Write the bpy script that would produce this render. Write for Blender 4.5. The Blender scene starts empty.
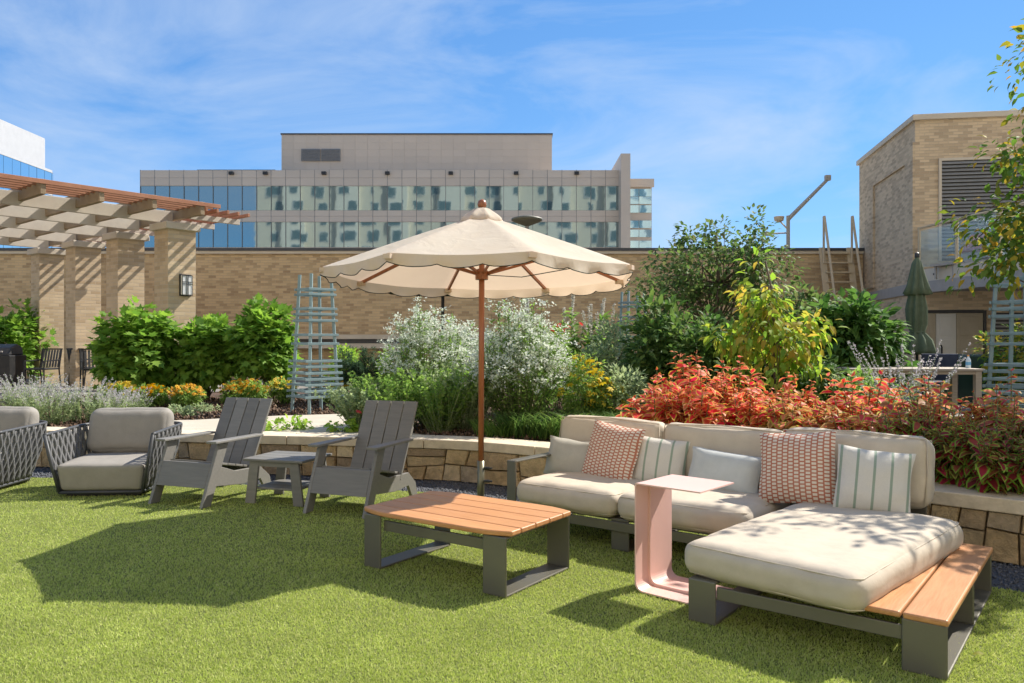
import bpy, math, random
import numpy as np
from mathutils import Vector, Matrix, noise as mnoise
R = math.radians
random.seed(7)
rng = np.random.default_rng(11)
sc = bpy.context.scene
COL = sc.collection

# ---------------------------------------------------------------- camera, sky, sun, exposure
FPX, ZC = 780.0, 1.45
cam_d = bpy.data.cameras.new('camera'); cam = bpy.data.objects.new('camera', cam_d); COL.objects.link(cam)
cam.location = (0, 0, ZC); cam.rotation_euler = (R(90), 0, 0)
cam_d.sensor_width = 36.0; cam_d.lens = FPX / 1024 * 36.0; cam_d.clip_end = 2000; cam_d.clip_start = 0.05
sc.camera = cam
sc.view_settings.view_transform = 'Standard'; sc.view_settings.look = 'None'
sc.view_settings.exposure = 1.06; sc.view_settings.gamma = 1.0; sc.view_settings.use_curve_mapping = False
SUN_AZ, SUN_EL = math.atan2(0.835, 0.55), R(44.8)      # azimuth from +Y towards +X
w = bpy.data.worlds.new('World'); sc.world = w; w.use_nodes = True
nt = w.node_tree; nt.nodes.clear()
def N(t, kind, **kw):
    n = t.nodes.new(kind)
    for k, v in kw.items(): setattr(n, k, v)
    return n
out = N(nt, 'ShaderNodeOutputWorld'); bg = N(nt, 'ShaderNodeBackground'); bg.inputs[1].default_value = 0.15
sky = N(nt, 'ShaderNodeTexSky', sky_type='NISHITA', sun_disc=False, sun_elevation=SUN_EL, sun_rotation=SUN_AZ,
        air_density=0.72, dust_density=0.0, ozone_density=2.6, altitude=300)
tc = N(nt, 'ShaderNodeTexCoord'); mp = N(nt, 'ShaderNodeMapping'); mp.inputs['Scale'].default_value = (1.6, 1.0, 4.6)
mp.inputs['Rotation'].default_value = (0.25, 0.42, 0.3)
nz = N(nt, 'ShaderNodeTexNoise'); nz.inputs['Scale'].default_value = 1.7; nz.inputs['Detail'].default_value = 9
nz.inputs['Roughness'].default_value = 0.58; nz.inputs['Distortion'].default_value = 0.9
rp = N(nt, 'ShaderNodeValToRGB'); rp.color_ramp.elements[0].position = 0.40; rp.color_ramp.elements[1].position = 0.72
rp.color_ramp.elements[0].color = (0, 0, 0, 1); rp.color_ramp.elements[1].color = (0.66, 0.66, 0.66, 1)
mx = N(nt, 'ShaderNodeMix', data_type='RGBA'); mx.inputs['B'].default_value = (2.1, 2.5, 3.1, 1)
hsv = N(nt, 'ShaderNodeHueSaturation'); hsv.inputs['Saturation'].default_value = 1.04
L = nt.links.new
tint = N(nt, 'ShaderNodeMix', data_type='RGBA', blend_type='MULTIPLY'); tint.inputs['Factor'].default_value = 1.0; tint.inputs['B'].default_value = (.55, .87, 1.23, 1)
L(tc.outputs['Generated'], mp.inputs['Vector']); L(mp.outputs[0], nz.inputs['Vector']); L(nz.outputs['Fac'], rp.inputs[0])
L(rp.outputs[0], mx.inputs['Factor']); L(sky.outputs[0], hsv.inputs['Color']); 
vm1 = N(nt, 'ShaderNodeVectorMath', operation='MULTIPLY_ADD'); vm1.inputs[1].default_value = (.2, .2, .2); vm1.inputs[2].default_value = (1, 1, 1)
vm2 = N(nt, 'ShaderNodeVectorMath', operation='DIVIDE')                    # soft shoulder: keeps the low sky from washing out
L(hsv.outputs[0], vm1.inputs[0]); L(hsv.outputs[0], vm2.inputs[0]); L(vm1.outputs[0], vm2.inputs[1]); L(vm2.outputs[0], tint.inputs['A']); L(tint.outputs['Result'], mx.inputs['A'])
L(mx.outputs['Result'], bg.inputs[0]); L(bg.outputs[0], out.inputs[0])
sun_d = bpy.data.lights.new('sun', 'SUN'); sun = bpy.data.objects.new('sun', sun_d); COL.objects.link(sun)
sun_d.energy = 3.8; sun_d.angle = R(0.5); sun_d.color = (1.0, 0.945, 0.86)
sdir = Vector((math.sin(SUN_AZ) * math.cos(SUN_EL), math.cos(SUN_AZ) * math.cos(SUN_EL), math.sin(SUN_EL)))
sun.rotation_euler = sdir.to_track_quat('Z', 'Y').to_euler(); sun.location = sdir * 60

# ---------------------------------------------------------------- helpers: materials
def ramp(t, cols, pos=None):
    n = N(t, 'ShaderNodeValToRGB'); e = n.color_ramp.elements
    while len(e) < len(cols): e.new(0.5)
    for i, c in enumerate(cols):
        e[i].position = pos[i] if pos else i / max(1, len(cols) - 1); e[i].color = (*c, 1)
    return n
def base_mat(name):
    m = bpy.data.materials.new(name); m.use_nodes = True; t = m.node_tree; t.nodes.clear()
    o = N(t, 'ShaderNodeOutputMaterial'); p = N(t, 'ShaderNodeBsdfPrincipled'); t.links.new(p.outputs[0], o.inputs[0])
    return m, t, p, o
def noise_n(t, scale, detail=4, rough=0.55, vec=None):
    n = N(t, 'ShaderNodeTexNoise'); n.inputs['Scale'].default_value = scale; n.inputs['Detail'].default_value = detail
    n.inputs['Roughness'].default_value = rough
    if vec is None:
        c = N(t, 'ShaderNodeTexCoord'); vec = c.outputs['Object']
    t.links.new(vec, n.inputs['Vector']); return n
def bump_n(t, p, height, dist, strength=1.0):
    b = N(t, 'ShaderNodeBump'); b.inputs['Distance'].default_value = dist; b.inputs['Strength'].default_value = strength
    t.links.new(height, b.inputs['Height']); t.links.new(b.outputs[0], p.inputs['Normal']); return b
def mat(name, c1, c2=None, rough=0.6, scale=6, bump=0.0, bscale=80, metallic=0.0, spec=0.5, stretch=None, obj_rand=0.0):
    m, t, p, o = base_mat(name)
    p.inputs['Roughness'].default_value = rough; p.inputs['Metallic'].default_value = metallic
    p.inputs['Specular IOR Level'].default_value = spec
    c2 = c2 or tuple(x * 0.8 for x in c1)
    vec = None
    if stretch:
        c = N(t, 'ShaderNodeTexCoord'); mp = N(t, 'ShaderNodeMapping'); mp.inputs['Scale'].default_value = stretch
        t.links.new(c.outputs['Object'], mp.inputs[0]); vec = mp.outputs[0]
    n = noise_n(t, scale, 5, 0.6, vec); r = ramp(t, [c1, c2], [0.32, 0.68]); t.links.new(n.outputs['Fac'], r.inputs[0])
    last = r.outputs[0]
    if obj_rand:
        oi = N(t, 'ShaderNodeObjectInfo'); mr = N(t, 'ShaderNodeMapRange'); mr.inputs['To Min'].default_value = 1 - obj_rand
        mr.inputs['To Max'].default_value = 1 + obj_rand; t.links.new(oi.outputs['Random'], mr.inputs[0])
        h = N(t, 'ShaderNodeHueSaturation'); t.links.new(mr.outputs[0], h.inputs['Value']); t.links.new(last, h.inputs['Color']); last = h.outputs[0]
    t.links.new(last, p.inputs['Base Color'])
    if bump:
        n2 = noise_n(t, bscale, 4, 0.6, vec); bump_n(t, p, n2.outputs['Fac'], bump)
    return m
def leafmat(name, cols, trans=0.35, rough=0.6, tcol=None):
    m, t, p, o = base_mat(name); g = N(t, 'ShaderNodeNewGeometry')
    r = ramp(t, cols); t.links.new(g.outputs['Random Per Island'], r.inputs[0]); t.links.new(r.outputs[0], p.inputs['Base Color'])
    p.inputs['Roughness'].default_value = rough; p.inputs['Specular IOR Level'].default_value = 0.22
    tr = N(t, 'ShaderNodeBsdfTranslucent'); h = N(t, 'ShaderNodeHueSaturation'); h.inputs['Value'].default_value = 1.5
    h.inputs['Saturation'].default_value = 1.05
    t.links.new(r.outputs[0], h.inputs['Color']); t.links.new(h.outputs[0], tr.inputs[0])
    ms = N(t, 'ShaderNodeMixShader'); ms.inputs[0].default_value = trans
    t.links.new(p.outputs[0], ms.inputs[1]); t.links.new(tr.outputs[0], ms.inputs[2]); t.links.new(ms.outputs[0], o.inputs[0])
    return m
def coleus_mat(name, centre, margin, trans=0.3, single=False):
    m, t, p, o = base_mat(name); g = N(t, 'ShaderNodeNewGeometry') if not single else N(t, 'ShaderNodeObjectInfo'); rk = 'Random' if single else 'Random Per Island'
    a = N(t, 'ShaderNodeAttribute', attribute_name='edge')
    rc = ramp(t, centre); rm = ramp(t, margin)
    t.links.new(g.outputs[rk], rc.inputs[0]); t.links.new(g.outputs[rk], rm.inputs[0])
    mr = N(t, 'ShaderNodeMapRange'); mr.inputs['From Min'].default_value = 0.5; mr.inputs['From Max'].default_value = 0.8
    t.links.new(a.outputs['Fac'], mr.inputs[0])
    mxx = N(t, 'ShaderNodeMix', data_type='RGBA'); t.links.new(mr.outputs[0], mxx.inputs['Factor'])
    t.links.new(rc.outputs[0], mxx.inputs['A']); t.links.new(rm.outputs[0], mxx.inputs['B'])
    t.links.new(mxx.outputs['Result'], p.inputs['Base Color']); p.inputs['Roughness'].default_value = 0.5
    p.inputs['Specular IOR Level'].default_value = 0.15
    tr = N(t, 'ShaderNodeBsdfTranslucent'); h = N(t, 'ShaderNodeHueSaturation'); h.inputs['Value'].default_value = 1.4
    t.links.new(mxx.outputs['Result'], h.inputs['Color']); t.links.new(h.outputs[0], tr.inputs[0])
    ms = N(t, 'ShaderNodeMixShader'); ms.inputs[0].default_value = trans
    t.links.new(p.outputs[0], ms.inputs[1]); t.links.new(tr.outputs[0], ms.inputs[2]); t.links.new(ms.outputs[0], o.inputs[0])
    return m
def brick_mat(name, c1, c2, mortar, bw=0.24, rh=0.08, ms=0.006, bump=0.006):
    m, t, p, o = base_mat(name); c = N(t, 'ShaderNodeTexCoord'); s = N(t, 'ShaderNodeSeparateXYZ'); t.links.new(c.outputs['Object'], s.inputs[0])
    ad = N(t, 'ShaderNodeMath'); t.links.new(s.outputs[0], ad.inputs[0]); t.links.new(s.outputs[1], ad.inputs[1])
    cb = N(t, 'ShaderNodeCombineXYZ'); t.links.new(ad.outputs[0], cb.inputs[0]); t.links.new(s.outputs[2], cb.inputs[1])
    b = N(t, 'ShaderNodeTexBrick'); t.links.new(cb.outputs[0], b.inputs['Vector'])
    b.inputs['Scale'].default_value = 1; b.inputs['Brick Width'].default_value = bw; b.inputs['Row Height'].default_value = rh
    b.inputs['Mortar Size'].default_value = ms; b.inputs['Mortar Smooth'].default_value = 0.2; b.inputs['Bias'].default_value = -0.3
    b.inputs['Color1'].default_value = (*c1, 1); b.inputs['Color2'].default_value = (*c2, 1); b.inputs['Mortar'].default_value = (*mortar, 1)
    n = noise_n(t, 0.8, 5, 0.6); n2 = noise_n(t, 25, 3)
    mr = N(t, 'ShaderNodeMapRange'); mr.inputs['To Min'].default_value = 0.78; mr.inputs['To Max'].default_value = 1.2
    t.links.new(n.outputs['Fac'], mr.inputs[0]); h = N(t, 'ShaderNodeHueSaturation'); t.links.new(mr.outputs[0], h.inputs['Value']); t.links.new(b.outputs['Color'], h.inputs['Color'])
    t.links.new(h.outputs[0], p.inputs['Base Color']); p.inputs['Roughness'].default_value = 0.85
    sb = N(t, 'ShaderNodeMath', operation='MULTIPLY_ADD'); t.links.new(n2.outputs['Fac'], sb.inputs[0]); sb.inputs[1].default_value = 0.3
    iv = N(t, 'ShaderNodeMath', operation='SUBTRACT'); iv.inputs[0].default_value = 1.0; t.links.new(b.outputs['Fac'], iv.inputs[1])
    t.links.new(iv.outputs[0], sb.inputs[2]); bump_n(t, p, sb.outputs[0], bump)
    return m
def wood_mat(name, c1, c2, axis='x', rough=0.5):
    st = {'x': (1.2, 14, 14), 'y': (14, 1.2, 14), 'z': (14, 14, 1.2)}[axis]
    return mat(name, c1, c2, rough=rough, scale=3.2, bump=0.0012, bscale=7, stretch=st, obj_rand=0.16)
def fabric_mat(name, c1, c2, weave=600, rough=0.9, bump=0.0012):
    m, t, p, o = base_mat(name); p.inputs['Roughness'].default_value = rough; p.inputs['Specular IOR Level'].default_value = 0.15
    n = noise_n(t, 9, 5); r = ramp(t, [c1, c2], [0.3, 0.7]); t.links.new(n.outputs['Fac'], r.inputs[0])
    nw = noise_n(t, weave, 2); mr = N(t, 'ShaderNodeMapRange'); mr.inputs['To Min'].default_value = 0.8; mr.inputs['To Max'].default_value = 1.2
    t.links.new(nw.outputs['Fac'], mr.inputs[0]); h = N(t, 'ShaderNodeHueSaturation'); t.links.new(mr.outputs[0], h.inputs['Value'])
    t.links.new(r.outputs[0], h.inputs['Color']); t.links.new(h.outputs[0], p.inputs['Base Color'])
    nb = noise_n(t, 14, 4, 0.5); nb.inputs['Distortion'].default_value = 0.6; bump_n(t, p, nb.outputs['Fac'], 0.012, 0.25)
    return m

# ---------------------------------------------------------------- helpers: meshes
def link(o, parent=None):
    COL.objects.link(o)
    if parent is not None: o.parent = parent
    return o
def tag(o, label=None, cat=None, group=None, kind=None):
    if label: o['label'] = label
    if cat: o['category'] = cat
    if group: o['group'] = group
    if kind: o['kind'] = kind
    return o
def thing(name, label, cat, loc=(0, 0, 0), rz=0.0, group=None):
    o = link(bpy.data.objects.new(name, None)); o.location = loc; o.rotation_euler = (0, 0, rz); o.empty_display_size = 0.1
    return tag(o, label, cat, group)
def copy_tree(o, parent=None):
    c = o.copy(); COL.objects.link(c); c.parent = parent
    for ch in list(o.children): copy_tree(ch, c)
    return c
class MB:
    def __init__(s): s.v = []; s.f = []
    def add(s, vs, fs):
        b = len(s.v); s.v += [tuple(v) for v in vs]; s.f += [tuple(i + b for i in f) for f in fs]; return s
    def box(s, x0, x1, y0, y1, z0, z1):
        return s.add([(x0, y0, z0), (x1, y0, z0), (x1, y1, z0), (x0, y1, z0), (x0, y0, z1), (x1, y0, z1), (x1, y1, z1), (x0, y1, z1)],
                     [(3, 2, 1, 0), (4, 5, 6, 7), (0, 1, 5, 4), (1, 2, 6, 5), (2, 3, 7, 6), (3, 0, 4, 7)])
    def bar(s, p, q, wd, h, up=(0, 0, 1)):
        p, q = Vector(p), Vector(q); d = (q - p).normalized(); x = d.cross(Vector(up)).normalized(); z = x.cross(d)
        x *= wd / 2; z *= h / 2
        return s.add([p - x - z, p + x - z, p + x + z, p - x + z, q - x - z, q + x - z, q + x + z, q - x + z],
                     [(0, 1, 2, 3), (7, 6, 5, 4), (0, 4, 5, 1), (1, 5, 6, 2), (2, 6, 7, 3), (3, 7, 4, 0)])
    def prism(s, poly, vec):                                # polygon of 3D points swept by vec
        n = len(poly); vec = Vector(vec); a = [Vector(p) for p in poly]; b = [p + vec for p in a]
        return s.add(a + b, [tuple(range(n))[::-1], tuple(range(n, 2 * n))] + [(i, (i + 1) % n, n + (i + 1) % n, n + i) for i in range(n)])
    def tube(s, pts, rad, n=6, cap=True):
        pts = [Vector(p) for p in pts]; rad = rad if hasattr(rad, '__len__') else [rad] * len(pts); vs = []; fs = []
        ref = None
        for i, p in enumerate(pts):
            d = (pts[min(i + 1, len(pts) - 1)] - pts[max(i - 1, 0)]).normalized()
            if ref is None: ref = d.orthogonal().normalized()
            ref = (ref - d * ref.dot(d)); ref = ref.normalized() if ref.length > 1e-6 else d.orthogonal().normalized()
            y = d.cross(ref)
            for k in range(n):
                a = 2 * math.pi * k / n; vs.append(p + (ref * math.cos(a) + y * math.sin(a)) * rad[i])
        for i in range(len(pts) - 1):
            for k in range(n):
                k2 = (k + 1) % n; fs.append((i * n + k, i * n + k2, (i + 1) * n + k2, (i + 1) * n + k))
        if cap: fs += [tuple(range(n))[::-1], tuple(range((len(pts) - 1) * n, len(pts) * n))]
        return s.add(vs, fs)
    def lathe(s, prof, n=16, c=(0, 0, 0)):
        vs = []; fs = []
        for r, z in prof:
            for k in range(n):
                a = 2 * math.pi * k / n; vs.append((c[0] + r * math.cos(a), c[1] + r * math.sin(a), c[2] + z))
        m = len(prof)
        for i in range(m - 1):
            for k in range(n):
                k2 = (k + 1) % n; fs.append((i * n + k, i * n + k2, (i + 1) * n + k2, (i + 1) * n + k))
        fs += [tuple(range(n))[::-1], tuple(range((m - 1) * n, m * n))]
        return s.add(vs, fs)
    def build(s, name, m, parent=None, bevel=0.0, smooth=False, seg=2):
        me = bpy.data.meshes.new(name); me.from_pydata(s.v, [], s.f); me.update()
        if m: me.materials.append(m)
        o = link(bpy.data.objects.new(name, me), parent)
        if smooth: me.polygons.foreach_set('use_smooth', [True] * len(me.polygons))
        if bevel:
            b = o.modifiers.new('bevel', 'BEVEL'); b.width = bevel; b.segments = seg; b.limit_method = 'ANGLE'; b.angle_limit = R(40)
        return o
def np_mesh(name, V, F, m, parent=None, attr=None, kind=None, smooth=False):
    me = bpy.data.meshes.new(name); V = np.asarray(V, np.float32); nf, k = F.shape
    me.vertices.add(len(V)); me.vertices.foreach_set('co', V.ravel())
    me.loops.add(nf * k); me.loops.foreach_set('vertex_index', F.astype(np.int32).ravel())
    me.polygons.add(nf); me.polygons.foreach_set('loop_start', np.arange(0, nf * k, k, dtype=np.int32))
    me.update(calc_edges=True)
    if attr is not None:
        a = me.attributes.new('edge', 'FLOAT', 'POINT'); a.data.foreach_set('value', np.asarray(attr, np.float32))
    if smooth: me.polygons.foreach_set('use_smooth', np.ones(nf, bool))
    me.materials.append(m)
    o = link(bpy.data.objects.new(name, me), parent)
    if kind: o['kind'] = kind
    return o
# leaf templates: (x side, y along, z), triangles, edge value
T_SIMPLE = (np.array([(0, 0, 0), (-.5, .42, .09), (0, .48, 0), (.5, .42, .09), (0, 1, -.12)]), np.array([(0, 2, 1), (0, 3, 2), (1, 2, 4), (2, 3, 4)]), np.array([0, 1, 0, 1, .6]))
T_OVATE = (np.array([(0, 0, 0), (-.5, .30, .07), (0, .36, 0), (.5, .30, .07), (-.36, .66, .02), (0, .70, -.04), (.36, .66, .02), (0, 1, -.22)]),
           np.array([(0, 2, 1), (0, 3, 2), (1, 2, 5), (1, 5, 4), (2, 3, 6), (2, 6, 5), (4, 5, 7), (5, 6, 7)]), np.array([.3, 1, 0, 1, 1, 0, 1, 1.]))
_l = [(-.12, .08), (-.5, .22), (-.30, .40), (-.48, .66), (-.18, .66), (0, 1.0), (.18, .66), (.48, .66), (.30, .40), (.5, .22), (.12, .08)]
T_LOBED = (np.array([(0, .42, -.03), (0, 0, 0)] + [(x, y, .06 * abs(x) - .1 * y * y) for x, y in _l]),
           np.array([(0, i + 1, i) if 0 else (0, i, i + 1) for i in range(2, 12)] + [(0, 1, 2), (0, 12, 1)])[:, ::-1], np.array([0, .3] + [1.] * 11))
T_BLADE = (np.array([(-.5, 0, 0), (.5, 0, 0), (-.38, .5, .06), (.38, .5, .06), (0, 1, -.12)]), np.array([(0, 1, 3), (0, 3, 2), (2, 3, 4)]), np.array([1, 1, 1, 1, 1.]))
def unit(a): return a / np.maximum(np.linalg.norm(a, axis=1, keepdims=True), 1e-9)
def leaves(P, D, Nn, Ln, Wd, T):
    D = unit(D); X = unit(np.cross(D, Nn)); Z = np.cross(X, D); tv, tf, te = T
    Ln = np.asarray(Ln)[:, None, None]; Wd = np.asarray(Wd)[:, None, None]
    V = P[:, None, :] + Ln * tv[None, :, 1:2] * D[:, None, :] + Wd * tv[None, :, 0:1] * X[:, None, :] + Ln * tv[None, :, 2:3] * Z[:, None, :]
    n, k = len(P), len(tv)
    F = (tf[None] + (np.arange(n) * k)[:, None, None]).reshape(-1, 3)
    return V.reshape(-1, 3), F, np.tile(te, n)
def join_np(parts):
    V = []; F = []; E = []; b = 0
    for v, f, e in parts: V.append(v); F.append(f + b); E.append(e); b += len(v)
    return np.vstack(V), np.vstack(F), np.concatenate(E)
def rand_dir(n):
    return unit(rng.normal(size=(n, 3)))
def clump_leaves(centre, radii, nclump, per, cr, ln, wd, T, droop=0.25, flat=0.35, hollow=0.45, bottom=-0.75):
    """leaves in clumps spread through an ellipsoid's outer volume; returns arrays + clump centres"""
    centre = np.array(centre, float); radii = np.array(radii, float)
    d = rand_dir(nclump * 3); d = d[d[:, 2] > bottom][:nclump]; rr = rng.uniform(hollow, 1.0, (len(d), 1)) ** 0.6 * rng.uniform(.86, 1.16, (len(d), 1))
    jit = 1 + 0.24 * np.array([mnoise.noise(Vector(x) * 2.1 + Vector(centre)) for x in d])[:, None] * 2
    C = centre + d * radii * rr * jit
    P = np.repeat(C, per, 0); o = rand_dir(len(P)) * (rng.uniform(0, 1, (len(P), 1)) ** 0.45) * cr
    out_d = np.repeat(d, per, 0)
    P = P + o
    D = unit(o) * 0.8 + out_d * 0.6 + rng.normal(size=P.shape) * 0.35; D[:, 2] -= droop
    Nn = rng.normal(size=P.shape) * flat + np.array([0, 0, 1.0]) + out_d * 0.5
    k = len(P); s = rng.uniform(0.65, 1.2, k)
    return leaves(P, D, Nn, ln * s, wd * s, T), C
def stems_mesh(base, tips, r0, r1, bend=0.12, n=5, seg=4):
    m = MB()
    for tpt in tips:
        b = Vector(base) + Vector((random.uniform(-1, 1), random.uniform(-1, 1), 0)) * r0 * 2; t_ = Vector(tpt); pts = []
        off = Vector((random.uniform(-1, 1), random.uniform(-1, 1), 0)) * bend * (t_ - b).length
        for i in range(seg + 1):
            u = i / seg; p = b.lerp(t_, u) + off * math.sin(u * math.pi) * 0.6; p.z = b.z + (t_.z - b.z) * (u ** 0.85); pts.append(p)
        m.tube(pts, [r0 + (r1 - r0) * i / seg for i in range(seg + 1)], n)
    return m
def rounded_box(hx, hy, hz, r, n=14, puff=0.0, wr=0.0, taper=None, seed=0):
    """cushion mesh as MB: rounded, puffed, slightly wrinkled box centred at the origin"""
    u = np.linspace(-1, 1, n); u = np.sign(u) * (1 - (1 - np.abs(u)) ** 1.5)
    idx = {}; V = []; F = []
    def vid(p):
        k = tuple(round(x, 5) for x in p)
        if k not in idx: idx[k] = len(V); V.append(k)
        return idx[k]
    for ax in range(3):
        for sgn in (-1, 1):
            for i in range(n - 1):
                for j in range(n - 1):
                    q = []
                    for a, b in ((i, j), (i + 1, j), (i + 1, j + 1), (i, j + 1)):
                        p = [0, 0, 0]; p[ax] = sgn; p[(ax + 1) % 3] = u[a]; p[(ax + 2) % 3] = u[b]; q.append(vid(p))
                    F.append(tuple(q if sgn > 0 else q[::-1]))
    h = np.array([hx, hy, hz]); out_v = []
    for q in V:
        q = np.array(q); p = q * h; c = np.clip(p, -(h - r), h - r); d = p - c; l = np.linalg.norm(d)
        if l > 1e-9: p = c + d / l * r * min(1, l / r) if l > r else c + d
        p = p.copy()
        pf = [(1 - q[1] ** 2) * (1 - q[2] ** 2), (1 - q[0] ** 2) * (1 - q[2] ** 2), (1 - q[0] ** 2) * (1 - q[1] ** 2)]
        for a in range(3): p[a] += np.sign(q[a]) * (abs(q[a]) > 0.6) * puff * pf[a] ** 0.7 * (1 if a == np.argmin(h) else 0.5)
        if wr:
            nv = mnoise.noise_vector(Vector(p * 7 + seed * 3.7)); nw = mnoise.noise_vector(Vector(p * 18 + seed))
            p += wr * (np.array(nv) + 0.35 * np.array(nw))
        if taper: p = np.array(taper(p))
        out_v.append(tuple(p))
    return MB().add(out_v, F)
def flatten(poly, z): return [(x, y, z) for x, y in poly]

# ---------------------------------------------------------------- materials
M = {}
M['turf'] = mat('turf_backing', (.11, .135, .028), (.16, .185, .04), 0.95, scale=3, bump=0.01, bscale=150)
M['blade'] = leafmat('turf_blades', [(.26, .34, .06), (.48, .55, .13), (.38, .47, .10), (.60, .63, .23), (.33, .42, .08), (.65, .62, .30)], 0.32, 0.6)
_t = M['blade'].node_tree; _r = [n for n in _t.nodes if n.type == 'VALTORGB'][0]; _p = [n for n in _t.nodes if n.type == 'BSDF_PRINCIPLED'][0]
_n = noise_n(_t, 2.2, 6, .7); _m = N(_t, 'ShaderNodeMapRange'); _m.inputs['From Min'].default_value = .3; _m.inputs['From Max'].default_value = .7; _m.inputs['To Min'].default_value = .74; _m.inputs['To Max'].default_value = 1.2
_h = N(_t, 'ShaderNodeHueSaturation'); _t.links.new(_n.outputs['Fac'], _m.inputs[0]); _t.links.new(_m.outputs[0], _h.inputs['Value']); _t.links.new(_r.outputs[0], _h.inputs['Color']); _t.links.new(_h.outputs[0], _p.inputs['Base Color'])
M['gravel'] = mat('gravel', (.06, .065, .075), (.13, .135, .15), 0.9, scale=60, bump=0.02, bscale=70)
M['pebble'] = mat('pebble', (.07, .075, .085), (.16, .165, .18), 0.85, scale=12)
M['mulch'] = mat('mulch', (.075, .045, .03), (.14, .085, .055), 0.95, scale=14, bump=0.04, bscale=40)
M['chip'] = leafmat('mulch_chips', [(.06, .035, .022), (.16, .10, .065), (.11, .065, .04), (.24, .17, .12)], 0.0, 0.9)
M['path'] = mat('path_concrete', (.46, .40, .31), (.55, .49, .39), 0.85, scale=2.5, bump=0.004, bscale=60)
M['paving'] = brick_mat('terrace_paving', (.33, .29, .25), (.40, .35, .29), (.22, .20, .17), 0.4, 0.4, 0.01, 0.003)
M['ground'] = mat('ground', (.30, .27, .22), (.36, .33, .27), 0.95, scale=0.2)
M['cap'] = mat('cap_stone', (.54, .45, .32), (.69, .58, .42), 0.8, scale=9, bump=0.006, bscale=30, obj_rand=0.06)
M['mortar'] = mat('mortar', (.27, .22, .15), (.33, .27, .19), 0.95, scale=20, bump=0.01)
def stone_mat():
    m, t, p, o = base_mat('wall_stone'); oi = N(t, 'ShaderNodeObjectInfo')
    r = ramp(t, [(.48, .30, .14), (.70, .52, .28), (.38, .27, .17), (.76, .60, .38), (.58, .37, .16), (.50, .43, .33)]); t.links.new(oi.outputs['Random'], r.inputs[0])
    n = noise_n(t, 7, 6, 0.65); mr = N(t, 'ShaderNodeMapRange'); mr.inputs['From Min'].default_value = .3; mr.inputs['From Max'].default_value = .7
    mr.inputs['To Min'].default_value = .6; mr.inputs['To Max'].default_value = 1.3; t.links.new(n.outputs['Fac'], mr.inputs[0])
    h = N(t, 'ShaderNodeHueSaturation'); t.links.new(r.outputs[0], h.inputs['Color']); t.links.new(mr.outputs[0], h.inputs['Value'])
    t.links.new(h.outputs[0], p.inputs['Base Color']); p.inputs['Roughness'].default_value = .85
    n2 = noise_n(t, 18, 7, 0.7); bump_n(t, p, n2.outputs['Fac'], 0.05); return m
M['stone'] = stone_mat()
M['brick'] = brick_mat('brown_brick', (.63, .455, .25), (.30, .19, .10), (.53, .42, .28), .21, .072, .005)
M['brick_pier'] = brick_mat('tan_brick', (.64, .49, .31), (.42, .29, .165), (.58, .47, .33), .22, .075, .006)
M['brick_tower'] = brick_mat('tower_brick', (.68, .52, .335), (.35, .25, .16), (.58, .47, .33), .205, .068, .005)
M['coping'] = mat('dark_coping', (.05, .05, .055), (.07, .07, .075), 0.5)
M['limestone'] = mat('limestone', (.58, .50, .39), (.64, .56, .44), 0.8, scale=2, bump=0.004)
M['redwood'] = mat('redwood', (.36, .15, .075), (.44, .20, .11), 0.7, scale=4, obj_rand=0.1)
M['beam'] = mat('pale_timber', (.36, .265, .16), (.29, .20, .115), 0.7, scale=4, obj_rand=0.07)
M['purlin'] = mat('cream_timber', (.62, .55, .45), (.55, .48, .39), 0.7, scale=4, obj_rand=0.04)
M['teak'] = wood_mat('teak', (.43, .19, .070), (.53, .26, .11), 'x', 0.45)
M['teak_y'] = wood_mat('teak_shelf', (.43, .19, .070), (.53, .26, .11), 'y', 0.4)
M['pole'] = wood_mat('pole_wood', (.36, .13, .05), (.27, .09, .035), 'z', 0.35)
M['bronze'] = mat('bronze_metal', (.13, .12, .095), (.15, .14, .11), 0.38, scale=3, metallic=0.25, bump=0.0005, bscale=200)
M['steel'] = mat('olive_steel', (.16, .15, .10), (.2, .19, .13), 0.35, metallic=0.6)
M['blackmetal'] = mat('black_metal', (.012, .012, .013), (.02, .02, .02), 0.45)
M['grey_poly'] = wood_mat('grey_poly_board', (.165, .158, .142), (.20, .19, .17), 'x', 0.55)
M['rope'] = mat('grey_rope', (.11, .11, .112), (.19, .187, .182), 0.85, scale=40, bump=0.003, bscale=260)
M['dark_frame'] = mat('dark_frame', (.045, .047, .05), (.06, .062, .065), 0.5)
M['grey_fabric'] = fabric_mat('grey_fabric', (.27, .25, .22), (.31, .285, .25))
M['cream_fabric'] = fabric_mat('cream_fabric', (.50, .43, .335), (.56, .485, .38))
M['lumbar'] = fabric_mat('oat_linen', (.37, .355, .30), (.43, .41, .35))
M['lumbar_b'] = fabric_mat('mist_linen', (.46, .475, .45), (.53, .54, .51))
M['pink'] = mat('blush_paint', (.72, .46, .395), (.75, .49, .42), 0.42, scale=4)
M['green_fabric'] = fabric_mat('green_canvas', (.10, .13, .085), (.135, .165, .11))
M['dark_canvas'] = fabric_mat('dark_canvas', (.02, .035, .025), (.03, .045, .035))
M['trellis'] = mat('blue_grey_paint', (.20, .29, .30), (.25, .34, .345), 0.6, scale=5, obj_rand=0.06)
M['tan_metal'] = mat('tan_metal', (.52, .42, .28), (.60, .49, .33), 0.6)
M['white_paint'] = mat('white_paint', (.76, .75, .72), (.8, .79, .76), 0.6, scale=1)
M['facade_white'] = mat('facade_white', (.42, .42, .42), (.46, .46, .46), 0.6, scale=1)
M['panel'] = mat('metal_panel', (.54, .45, .355), (.58, .485, .385), 0.45, scale=0.3, obj_rand=0.04)
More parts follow.
